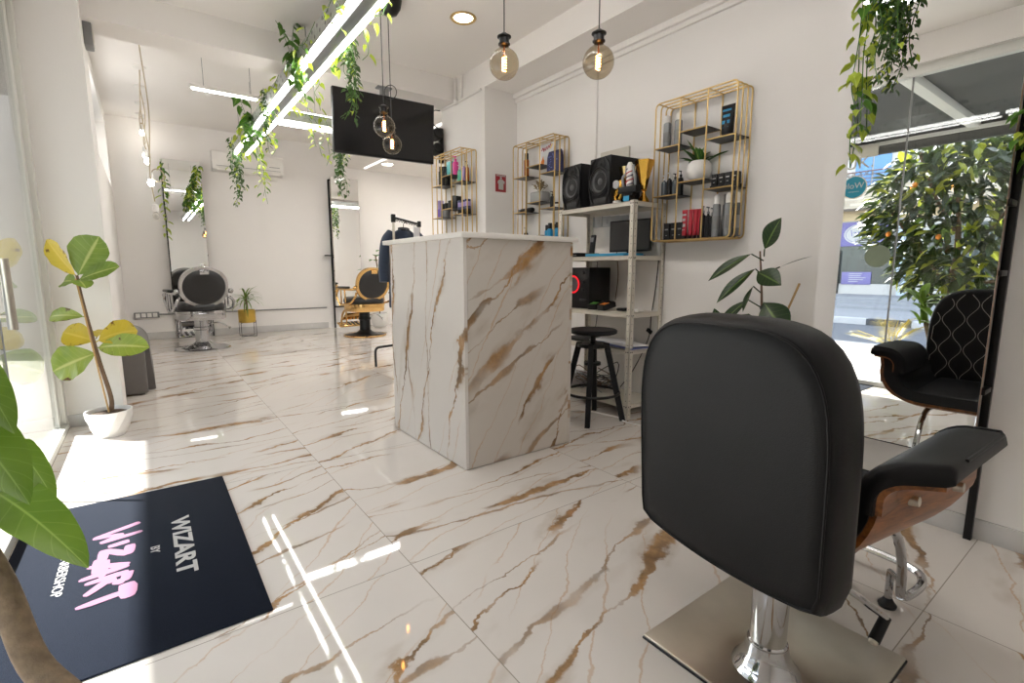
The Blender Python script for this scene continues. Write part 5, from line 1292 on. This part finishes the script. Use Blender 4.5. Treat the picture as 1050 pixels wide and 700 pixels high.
# brushed pink word: tapered strokes (u along the word, v up), in metres
ST = [((-.34, .11), (-.275, -.14), .030), ((-.275, -.14), (-.255, .02), .026), ((-.255, .02), (-.215, -.10), .026), ((-.215, -.10), (-.235, .125), .030),
      ((-.165, .055), (-.155, -.055), .034),
      ((-.125, .06), (-.035, .055), .036), ((-.04, .055), (-.125, -.065), .034), ((-.135, -.07), (-.02, -.075), .034),
      ((.055, .06), (-.01, -.14), .034), ((.06, .06), (.085, -.17), .034), ((-.035, -.06), (.105, -.065), .032), ((-.06, -.095), (.06, -.10), .03),
      ((.115, .06), (.125, -.14), .034), ((.115, .062), (.185, .04), .034), ((.185, .045), (.17, -.01), .034), ((.17, -.012), (.12, -.03), .03), ((.14, -.03), (.215, -.13), .032),
      ((.205, .055), (.315, .065), .05), ((.265, .06), (.285, -.16), .032)]
mb = MB(); r = random.Random(1)
for k_, ((u0, v0), (u1, v1), w_) in enumerate(ST):
    a = Vector((u0 * .9, v0 * .6)); b = Vector((u1 * .9, v1 * .6)); d = (b - a); L_ = d.length; d.normalize(); n_ = Vector((-d.y, d.x)); pts = []
    prof = [(0, .28), (.04, .42), (.3, .5), (.7, .46), (.94, .36), (1, .18)]
    for f, q_ in prof: pts.append(a + d * L_ * f + n_ * w_ * (q_ + r.uniform(-.05, .05)))
    for f, q_ in prof[::-1]: pts.append(a + d * L_ * f - n_ * w_ * (q_ + r.uniform(-.05, .05)))
    mb.prism([(p.x, p.y) for p in pts], .0005 + .00006 * k_, MT(-.05, -.012) @ Matrix.Translation((0, 0, -.0004)))
mb.build('brush_lettering', M_mpink, dm)
# ================================================================ FIDDLE LEAF FIG
fg = thing('potted_fig', 'fiddle leaf fig with yellowing leaves in faceted white pot by the left pier', 'plant', (-.262, 4.08, 0))
mb = MB(); prof = []
nf = 14
for z, r_ in ((0, .075), (.012, .085), (.06, .105), (.12, .122), (.168, .128)):
    tw = z * 4.0
    prof.append([Vector((r_ * math.cos(2 * PI * i / nf + tw), r_ * math.sin(2 * PI * i / nf + tw), z)) for i in range(nf)])
inner = [[Vector((r_ * math.cos(2 * PI * i / nf + .67), r_ * math.sin(2 * PI * i / nf + .67), z)) for i in range(nf)] for r_, z in ((.118, .168), (.112, .14))]
mb.loft(prof + inner); mb.build('pot', M_ceram, fg, 20)
mb = MB(); mb.lathe([(0, .138), (.114, .14), (.09, .15), (.03, .16), (0, .162)], n=20); mb.build('soil', M_soil, fg)
mb = MB(); sc_ = curve([(.01, 0, .14), (.02, -.01, .25), (-.015, 0, .48), (-.04, 0, .68), (-.065, .01, .90), (-.075, .01, 1.04)], 6); mb.tube(sc_, [.014 - .00022 * i for i in range(len(sc_))], 8); mb.build('stem', M_bark, fg)
mb = MB(); mb.tube([(.005, -.03, .13), (-.08, -.02, 1.02)], .005, 7); mb.build('cane', M_bamboo, fg)
def lf(name, mat, base, d, up, L_, W_, droop, roll=0.0, prof='fiddle', fold=.10):
    b_ = MB(); b_.tube(curve([base, Vector(base) + Vector(d).normalized() * .012, Vector(base) + Vector(d).normalized() * .02], 3), .0035, 5)
    leaf(b_, Vector(base) + Vector(d).normalized() * .015, d, up, L_, W_, droop, fold, prof, .06, 12, 6, roll=roll); return b_.build('leaf', mat, fg, 180, norm=False)
Rr = Vector((.80, -.60, 0)); F_ = Vector((.60, .80, 0))        # picture right / away directions on the floor
tp = Vector((-.075, .01, 1.03))
UP = Vector((0, 0, .55)) - F_ * .85
lf('l', L_figy, tp, -Rr * .55 + Vector((0, 0, .8)) - F_ * .1, -F_ - Rr * .3, .26, .16, .15, 0)
lf('l', L_fig, tp, Rr * .42 + Vector((0, 0, .85)) + F_ * .15, -F_ + Rr * .1, .27, .25, .1, 0)
lf('l', L_fig, tp - Vector((0, 0, .02)), Rr * 1 + Vector((0, 0, .38)) - F_ * .1, UP, .27, .13, .25)
lf('l', L_fig, tp - Vector((0, 0, .03)), -Rr * .9 + Vector((0, 0, .1)) + F_ * .3, UP, .17, .12, .4)
lf('l', L_fig, tp - Vector((0, 0, .02)), Rr * .75 - F_ * .6 + Vector((0, 0, .0)), (0, 0, 1), .19, .11, .5)
p2 = Vector((-.055, 0, .78))
lf('l', L_figb, p2, -Rr * 1 + Vector((0, 0, .18)) - F_ * .2, UP, .24, .11, .7)
p3 = Vector((-.02, 0, .62))
lf('l', L_figy, p3, -Rr * .65 + Vector((0, 0, .35)) - F_ * .3, UP, .17, .17, .4)
lf('l', L_figy, p3, Rr * .8 + Vector((0, 0, .45)) + F_ * .1, UP, .22, .20, .9)
lf('l', L_figb, p3 - Vector((0, 0, .04)), Rr * 1.0 + Vector((0, 0, .22)) - F_ * .35, UP, .34, .17, .75)
lf('l', L_figb, p3 - Vector((0, 0, .07)), -Rr * .72 - F_ * .35 - Vector((0, 0, .30)), -F_ + Vector((0, 0, .35)), .25, .25, .25, R(0))
lf('l', L_figy, p3 + Vector((0, 0, .02)), -Rr * .2 + Vector((0, 0, .4)) + F_ * .6, UP, .18, .14, .8)

# ================================================================ FOREGROUND CANE PLANT (left edge)
cp = thing('cane_plant', 'broad leaved green cane plant with thick tan trunk at the left edge', 'plant', (-.11, .98, 0))
mb = MB(); mb.lathe([(0, 0), (.09, 0), (.105, .02), (.115, .13), (.11, .14), (.10, .14), (.098, .12), (0, .11)], n=32); mb.build('pot', M_ceram, cp)
mb = MB(); mb.lathe([(0, .115), (.1, .12), (0, .13)], n=20); mb.build('soil', M_soil, cp)
mb = MB(); mb.tube(curve([(.02, -.03, .11), (-.035, .052, .31), (-.105, .15, .385 + .0), (-.14, .20, .52), (-.19, .25, .66)], 6), [.025 - .0002 * i for i in range(25)], 14); mb.build('trunk', M_trunk, cp)
O = Vector((-.11, .98, 0))
def cl_(base, tip, W_, droop, up, mi=0.0, roll=0.0):
    b_ = MB(); base = Vector(base) - O; tip = Vector(tip) - O; d = tip - base; L_ = d.length * (1 + droop * droop / 24)
    # start direction tilted up so that the drooping leaf ends near the tip
    upv = Vector(up); sd = d.cross(upv).normalized(); u2 = sd.cross(d).normalized(); q = d.normalized() * math.cos(droop / 2) + u2 * math.sin(droop / 2)
    leaf(b_, base, q, upv, L_, W_, droop, .10, 'ovate' if W_ > .1 else 'strap', .04, 16, 6, roll=roll); b_.build('leaf', L_corn, cp, 180, norm=False)
CT = Vector((-.30, 1.24, .66))
def pxp(x, y, d):
    p_, yw = R(8.2), R(36.5); fw = Vector((math.sin(yw) * math.cos(p_), math.cos(yw) * math.cos(p_), -math.sin(p_))); rt = Vector((math.cos(yw), -math.sin(yw), 0)); u_ = rt.cross(fw)
    return Vector((0, 0, 1.07)) + (fw + rt * ((x - 525) / 505) + u_ * ((350 - y) / 505)) * d
cl_((-.275, 1.30, .665), (-.116, 1.028, .58), .095, .45, (0, -.3, 1))
cl_((-.31, 1.34, .80), (-.193, 1.143, .668), .105, .55, (.2, -.5, 1))
cl_((-.24, 1.33, .74), (-.174, 1.235, .63), .05, .9, (0, -.3, 1))
cl_((-.30, 1.40, .90), (-.215, 1.235, .775), .07, .8, (0, -.3, 1))
for a, L_, e, W_ in ((120, .26, .9, .08), (150, .22, .5, .08), (205, .22, .7, .08), (240, .28, .6, .09), (262, .30, .35, .09), (280, .28, .9, .08), (180, .24, 1.25, .07), (100, .22, 1.3, .07)):
    b_ = CT + Vector((.02, .03, .16 - .03 * (a % 3)))
    d_ = Vector((math.cos(R(a)) * math.cos(e), math.sin(R(a)) * math.cos(e), math.sin(e)))
    q = MB(); leaf(q, b_ - O, d_, (0, 0, 1), L_, W_, 1.1, .10, 'ovate', .05, 12, 4); q.build('leaf', L_corn, cp, 180, norm=False)
mb = MB(); mb.tube([CT - O - Vector((0, 0, .02)), CT - O + Vector((.0, .03, .25))], [.03, .016], 10); mb.build('crown_shoot', L_corn, cp)

# ================================================================ RUBBER PLANT behind the salon chair
rp = thing('rubber_plant', 'dark green rubber plant with cane by the right wall behind the salon chair', 'plant', (2.86, 1.42, 0))
mb = MB(); mb.lathe([(0, 0), (.11, 0), (.15, .25), (.155, .27), (.14, .27), (.13, .23), (0, .22)], n=28); mb.build('pot', M_ceram, rp)
mb = MB(); mb.lathe([(0, .225), (.132, .235), (0, .245)], n=20); mb.build('soil', M_soil, rp)
mb = MB(); mb.tube(curve([(.0, .0, .22), (.0, .01, .5), (0, .005, .72), (0, .02, .95), (0, .045, 1.18)], 6), [.012 - .0003 * i for i in range(25)], 8); mb.build('stem', M_bark, rp)
mb = MB(); mb.tube([(.02, -.01, .22), (-.02, -.02, .5), (.03, -.17, 1.0)], .006, 7); mb.build('cane', M_bamboo, rp)
def rl(y0, z0, y1, z1, W_, droop, x0=0.0, x1=0.0, up=(-1, 0, .4)):
    """leaf from (y0, z0) to (y1, z1) seen against the wall, in room coordinates"""
    a = Vector((x0, y0 - 1.42, z0)); b = Vector((x1, y1 - 1.42, z1)); d = b - a; L_ = d.length * (1 + droop * droop / 24); upv = Vector(up)
    sd = d.cross(upv).normalized(); u2 = sd.cross(d).normalized(); q = d.normalized() * math.cos(droop / 2) + u2 * math.sin(droop / 2)
    m1 = MB(); leaf(m1, a, q, upv, L_, W_, droop, .10, 'x', 0, 12, 6); m1.tube([Vector((0, .02, z0 - .04)), a], .004, 5); m1.build('leaf', L_rubber, rp, 180, norm=False)
rl(1.430, 1.19, 1.335, 1.355, .115, .2, -.02, -.05)
rl(1.50, 1.165, 1.72, 1.005, .075, .4, -.03, -.10, (-.75, -.3, .75))
rl(1.47, 1.08, 1.645, .876, .085, .3, -.03, -.12, (-.9, .1, .6))
rl(1.445, 1.06, 1.285, .99, .12, .4, -.05, -.10, (-1, 0, .7))
rl(1.37, 1.09, 1.235, 1.15, .04, .1, .05, .13, (0, 0, 1))
rl(1.395, .89, 1.235, .72, .17, .3, -.05, -.10, (-1, 0, .5))
rl(1.47, .98, 1.50, .83, .07, .2, -.04, -.08, (-1, .8, .2))
rl(1.50, .90, 1.64, .72, .07, .5, -.03, -.10, (-.9, 0, .5))
rl(1.48, .82, 1.56, .68, .12, .3, -.06, -.12, (-1, 0, .3))
rl(1.65, .72, 1.70, .84, .07, .1, -.04, -.05, (-1, 0, .2)); rl(1.74, .70, 1.82, .79, .08, .1, -.04, -.06, (-1, 0, .2))
rl(1.42, .78, 1.45, .64, .1, .3, -.06, -.10, (-1, -.4, .3)); rl(1.38, .70, 1.30, .6, .11, .4, -.04, -.12, (-1, 0, .6))

# ================================================================ TRAILING PLANTS
GV = 'trailing plants on the light channel'
r0 = random.Random(21)
def hang(x, y, z, length, sway=.04, n=4, seed=0):
    r = random.Random(seed); return [(x + r.uniform(-sway, sway) * (i > 0), y + r.uniform(-sway, sway) * (i > 0), z - length * i / n) for i in range(n + 1)]
def lush(L, k, r_, z0, z1, seed, sp=.03, mi=0, leafL=.055):
    r = random.Random(seed); o = []
    for i in range(k):
        a = 2 * PI * i / k + r.random(); l = r.uniform(z0, z1); rr = r_ * r.uniform(.4, 1)
        o.append(([(0, 0, .10), (rr * .6 * math.cos(a), rr * .6 * math.sin(a), .09), (rr * math.cos(a), rr * math.sin(a), -.02), (rr * 1.05 * math.cos(a), rr * 1.05 * math.sin(a), -l * .6), (rr * .9 * math.cos(a), rr * .9 * math.sin(a), -l)], leafL, sp, mi, .02))
    return o
def tv(label, y, strands, seed, x=1.20): return vine('trailing_plant', label, 'plant', (x, y, 2.66), strands, GV, seed)
# light green pothos runners creeping along the channel and hanging off it
def run(label, y, dy, seed, nh=4, hl=(.12, .3), leafL=.065):
    r = random.Random(seed); st_ = []
    st_.append(([(-.11, 0, .10), (-.115, dy * .3, .05), (-.10, dy * .6, .12), (-.115, dy, .04)], leafL, .06, 0, .05))
    st_.append(([(.11, 0, .04), (.12, dy * .3, -.02), (.11, dy * .6, .02), (.12, dy, .0)], leafL, .09, 0, .05))
    for i in range(nh):
        sx_ = -1 if i % 3 else 1; yy = dy * (i + .5) / nh; l = r.uniform(*hl)
        st_.append((hang(sx_ * .115, yy, .05, l, .04, 4, seed + i), leafL, .075, 0, .03))
    return tv(label, y, st_, seed)
run('yellow green pothos vine on the near end of the long light channel', 2.95, .6, 31)
run('yellow green pothos vine on the light channel before the cross beam', 3.75, .9, 32)
run('yellow green pothos vine on the light channel just past the cross beam', 4.9, .7, 33, 3)
run('yellow green pothos vine at the far end of the light channel', 6.3, 1.2, 34, 4, (.2, .45))
tv('dense dark ivy hanging right of the light channel near the pendant dome', 3.75, [(hang(.12 + .025 * math.cos(k), .05 * math.sin(k * 2.1) , .06, .26 + .10 * (k % 4), .03, 5, 50 + k), .036, .019, 1, .03) for k in range(8)], 41)
tv('bushy green plant standing up on the light channel before the cross beam', 4.35, lush(.2, 7, .08, .02, .26, 61, .045, 2, .085) + [([(-.05, 0, .1), (-.09, .02, .24), (-.14, .0, .30)], .085, .035, 2, .03), ([(-.03, .03, .1), (.0, .06, .28), (.02, .08, .34)], .085, .04, 2, .02)], 42, 1.11)
tv('slim dark ivy hanging left of the light channel past the cross beam', 5.55, [(hang(-.10 + .02 * math.cos(k), .04 * math.sin(k * 1.7), .16, .36 + .12 * (k % 3), .025, 5, 70 + k), .04, .022, 1, .025) for k in range(5)], 43)
tv('bushy green plant on the far half of the light channel', 6.35, lush(.2, 7, .09, .05, .32, 62, .05, 2, .10) + [([(-.05, 0, .1), (-.10, .02, .26), (-.16, .0, .31)], .10, .04, 2, .03)], 44, 1.10)
tv('long dark ivy hanging from the very end of the light channel', 7.85, [(hang(-.06 + .04 * math.cos(k), .06 * math.sin(k * 1.7), .18, .50 + .14 * (k % 4), .04, 5, 80 + k), .05, .026, 1, .04) for k in range(7)], 45)
tv('thin yellow green vine trailing down in front of the air conditioner', 7.3, [(hang(.10 + .05 * k, .1 * k, .02, .55 + .08 * k, .06, 5, 90 + k), .065, .075, 0, .03) for k in range(3)], 46)
vine('trailing_plant', 'dark ivy hanging from the branch light channel left of the television', 'plant', (1.90, 5.84, 2.66), [(hang(.04 * math.cos(k), .04 * math.sin(k * 1.7), .05, .40 + .14 * (k % 4), .035, 5, 100 + k), .042, .021, 1, .03) for k in range(8)], GV, 47)
vine('trailing_plant', 'yellow green vine hanging from the branch light channel left of the television', 'plant', (1.68, 5.84, 2.66), [(hang(.06 * k - .1, .0, .04, .20 + .09 * k, .04, 4, 110 + k), .06, .065, 0, .03) for k in range(4)] + [([(-.35, .0, .1), (0, -.01, .07), (.3, .0, .09)], .06, .06, 0, .04)], GV, 48)
vine('trailing_plant', 'dark ivy on the far end of the branch light channel behind the television', 'plant', (3.95, 5.84, 2.70), [(hang(.05 * math.cos(k), .05 * math.sin(k * 1.7), .05, .40 + .16 * (k % 4), .04, 5, 160 + k), .05, .024, 1, .035) for k in range(8)], GV, 49)
GM = 'vines hung on the tall mirrors'
vine('hanging_vine', 'thin green vine climbing down the left edge of the back left mirror', 'plant', (.345, 9.34, 2.72), [(hang(-.01, -.03, 0, 1.15, .02, 8, 120), .085, .055, 0, .02), (hang(.01, -.02, .0, .7, .02, 6, 121), .07, .06, 2, .02)], GM, 51)
vine('hanging_vine', 'thick green ivy garland draped on the right edge of the back left mirror', 'plant', (.82, 9.30, 2.62), [([(0, 0, .05), (-.05 - .01 * k, -.03, -.15), (-.13 - .02 * k, -.05, -.36), (-.20, -.04, -.56 - .03 * k)], .062, .024, 2 if k % 2 else 0, .04) for k in range(4)], GM, 52)
vine('hanging_vine', 'broad yellow green leaf vine trailing down the left edge of the big mirror', 'plant', (2.425, .885, 2.45), [(hang(.0, .012, 0, .95, .018, 9, 130), .058, .040, 0, .02), (hang(-.01, -.012, 0, .80, .016, 8, 131), .054, .042, 0, .02), (hang(-.02, -.03, .05, .45, .02, 5, 132), .055, .035, 2, .03)], GM, 53)
vine('hanging_vine', 'dense dark small leaved ivy hanging in front of the big mirror', 'plant', (2.40, .78, 2.42), [(hang(-.01 + .03 * math.cos(k * 1.3), .035 * math.sin(k * 2.1), 0, .36 + .09 * (k % 4), .02, 6, 140 + k), .026, .0095, 1, .02) for k in range(9)], GM, 54)
vine('hanging_vine', 'bright green vine bunched on the right edge of the big mirror', 'plant', (2.50, .345, 1.62), [(hang(-.03 + .02 * k, .02 - .02 * k, .02, .16 + .06 * (k % 3), .03, 4, 150 + k), .06, .022, 0 if k % 2 else 2, .03) for k in range(6)] + [([(.06, .05, .9), (.05, .0, .5), (.02, .02, .02)], .06, .05, 2, .03)], GM, 55)
# ================================================================ LIGHT AND CAMERA
w = bpy.data.worlds.new('sky'); SC.world = w; w.use_nodes = True; nt = w.node_tree; nt.nodes.clear()
ob = nt.nodes.new('ShaderNodeOutputWorld'); bg = nt.nodes.new('ShaderNodeBackground'); sk = nt.nodes.new('ShaderNodeTexSky')
sk.sky_type = 'NISHITA'; sk.sun_disc = False; sk.sun_elevation = R(34); sk.sun_rotation = R(-53); sk.air_density = 1.0; sk.dust_density = .6
hs = nt.nodes.new('ShaderNodeHueSaturation'); hs.inputs['Saturation'].default_value = .45; nt.links.new(sk.outputs[0], hs.inputs['Color']); nt.links.new(hs.outputs[0], bg.inputs[0]); bg.inputs[1].default_value = .5; nt.links.new(bg.outputs[0], ob.inputs[0])
sl = bpy.data.lights.new('sun', 'SUN'); sl.energy = 12.5; sl.angle = R(.6); sl.color = (1, .97, .93)
so = bpy.data.objects.new('sun', sl); C.objects.link(so)
el = R(34.2); hd = Vector((.8, -.6, 0)).normalized()
so.rotation_euler = Vector((hd.x * math.cos(el), hd.y * math.cos(el), -math.sin(el))).to_track_quat('-Z', 'Y').to_euler(); so.location = (-4, 6, 6)
cam = bpy.data.cameras.new('camera'); co = bpy.data.objects.new('camera', cam); C.objects.link(co); SC.camera = co
cam.sensor_width = 36; cam.lens = 505 / 1050 * 36; cam.clip_start = .02; cam.clip_end = 200
co.location = (0, 0, 1.07); co.rotation_euler = (R(90 - 8.2), 0, R(-36.5))
SC.view_settings.view_transform = 'Standard'; SC.view_settings.look = 'None'; SC.view_settings.gamma = 1; SC.view_settings.exposure = 1.1; SC.view_settings.use_curve_mapping = False
cy = SC.cycles
cy.use_denoising = True; cy.max_bounces = 10; cy.diffuse_bounces = 5; cy.glossy_bounces = 6; cy.transparent_max_bounces = 16; cy.transmission_bounces = 6
cy.caustics_reflective = False; cy.caustics_refractive = False; cy.sample_clamp_indirect = 6.0
try: cy.denoiser = 'OPENIMAGEDENOISE'
except Exception: pass
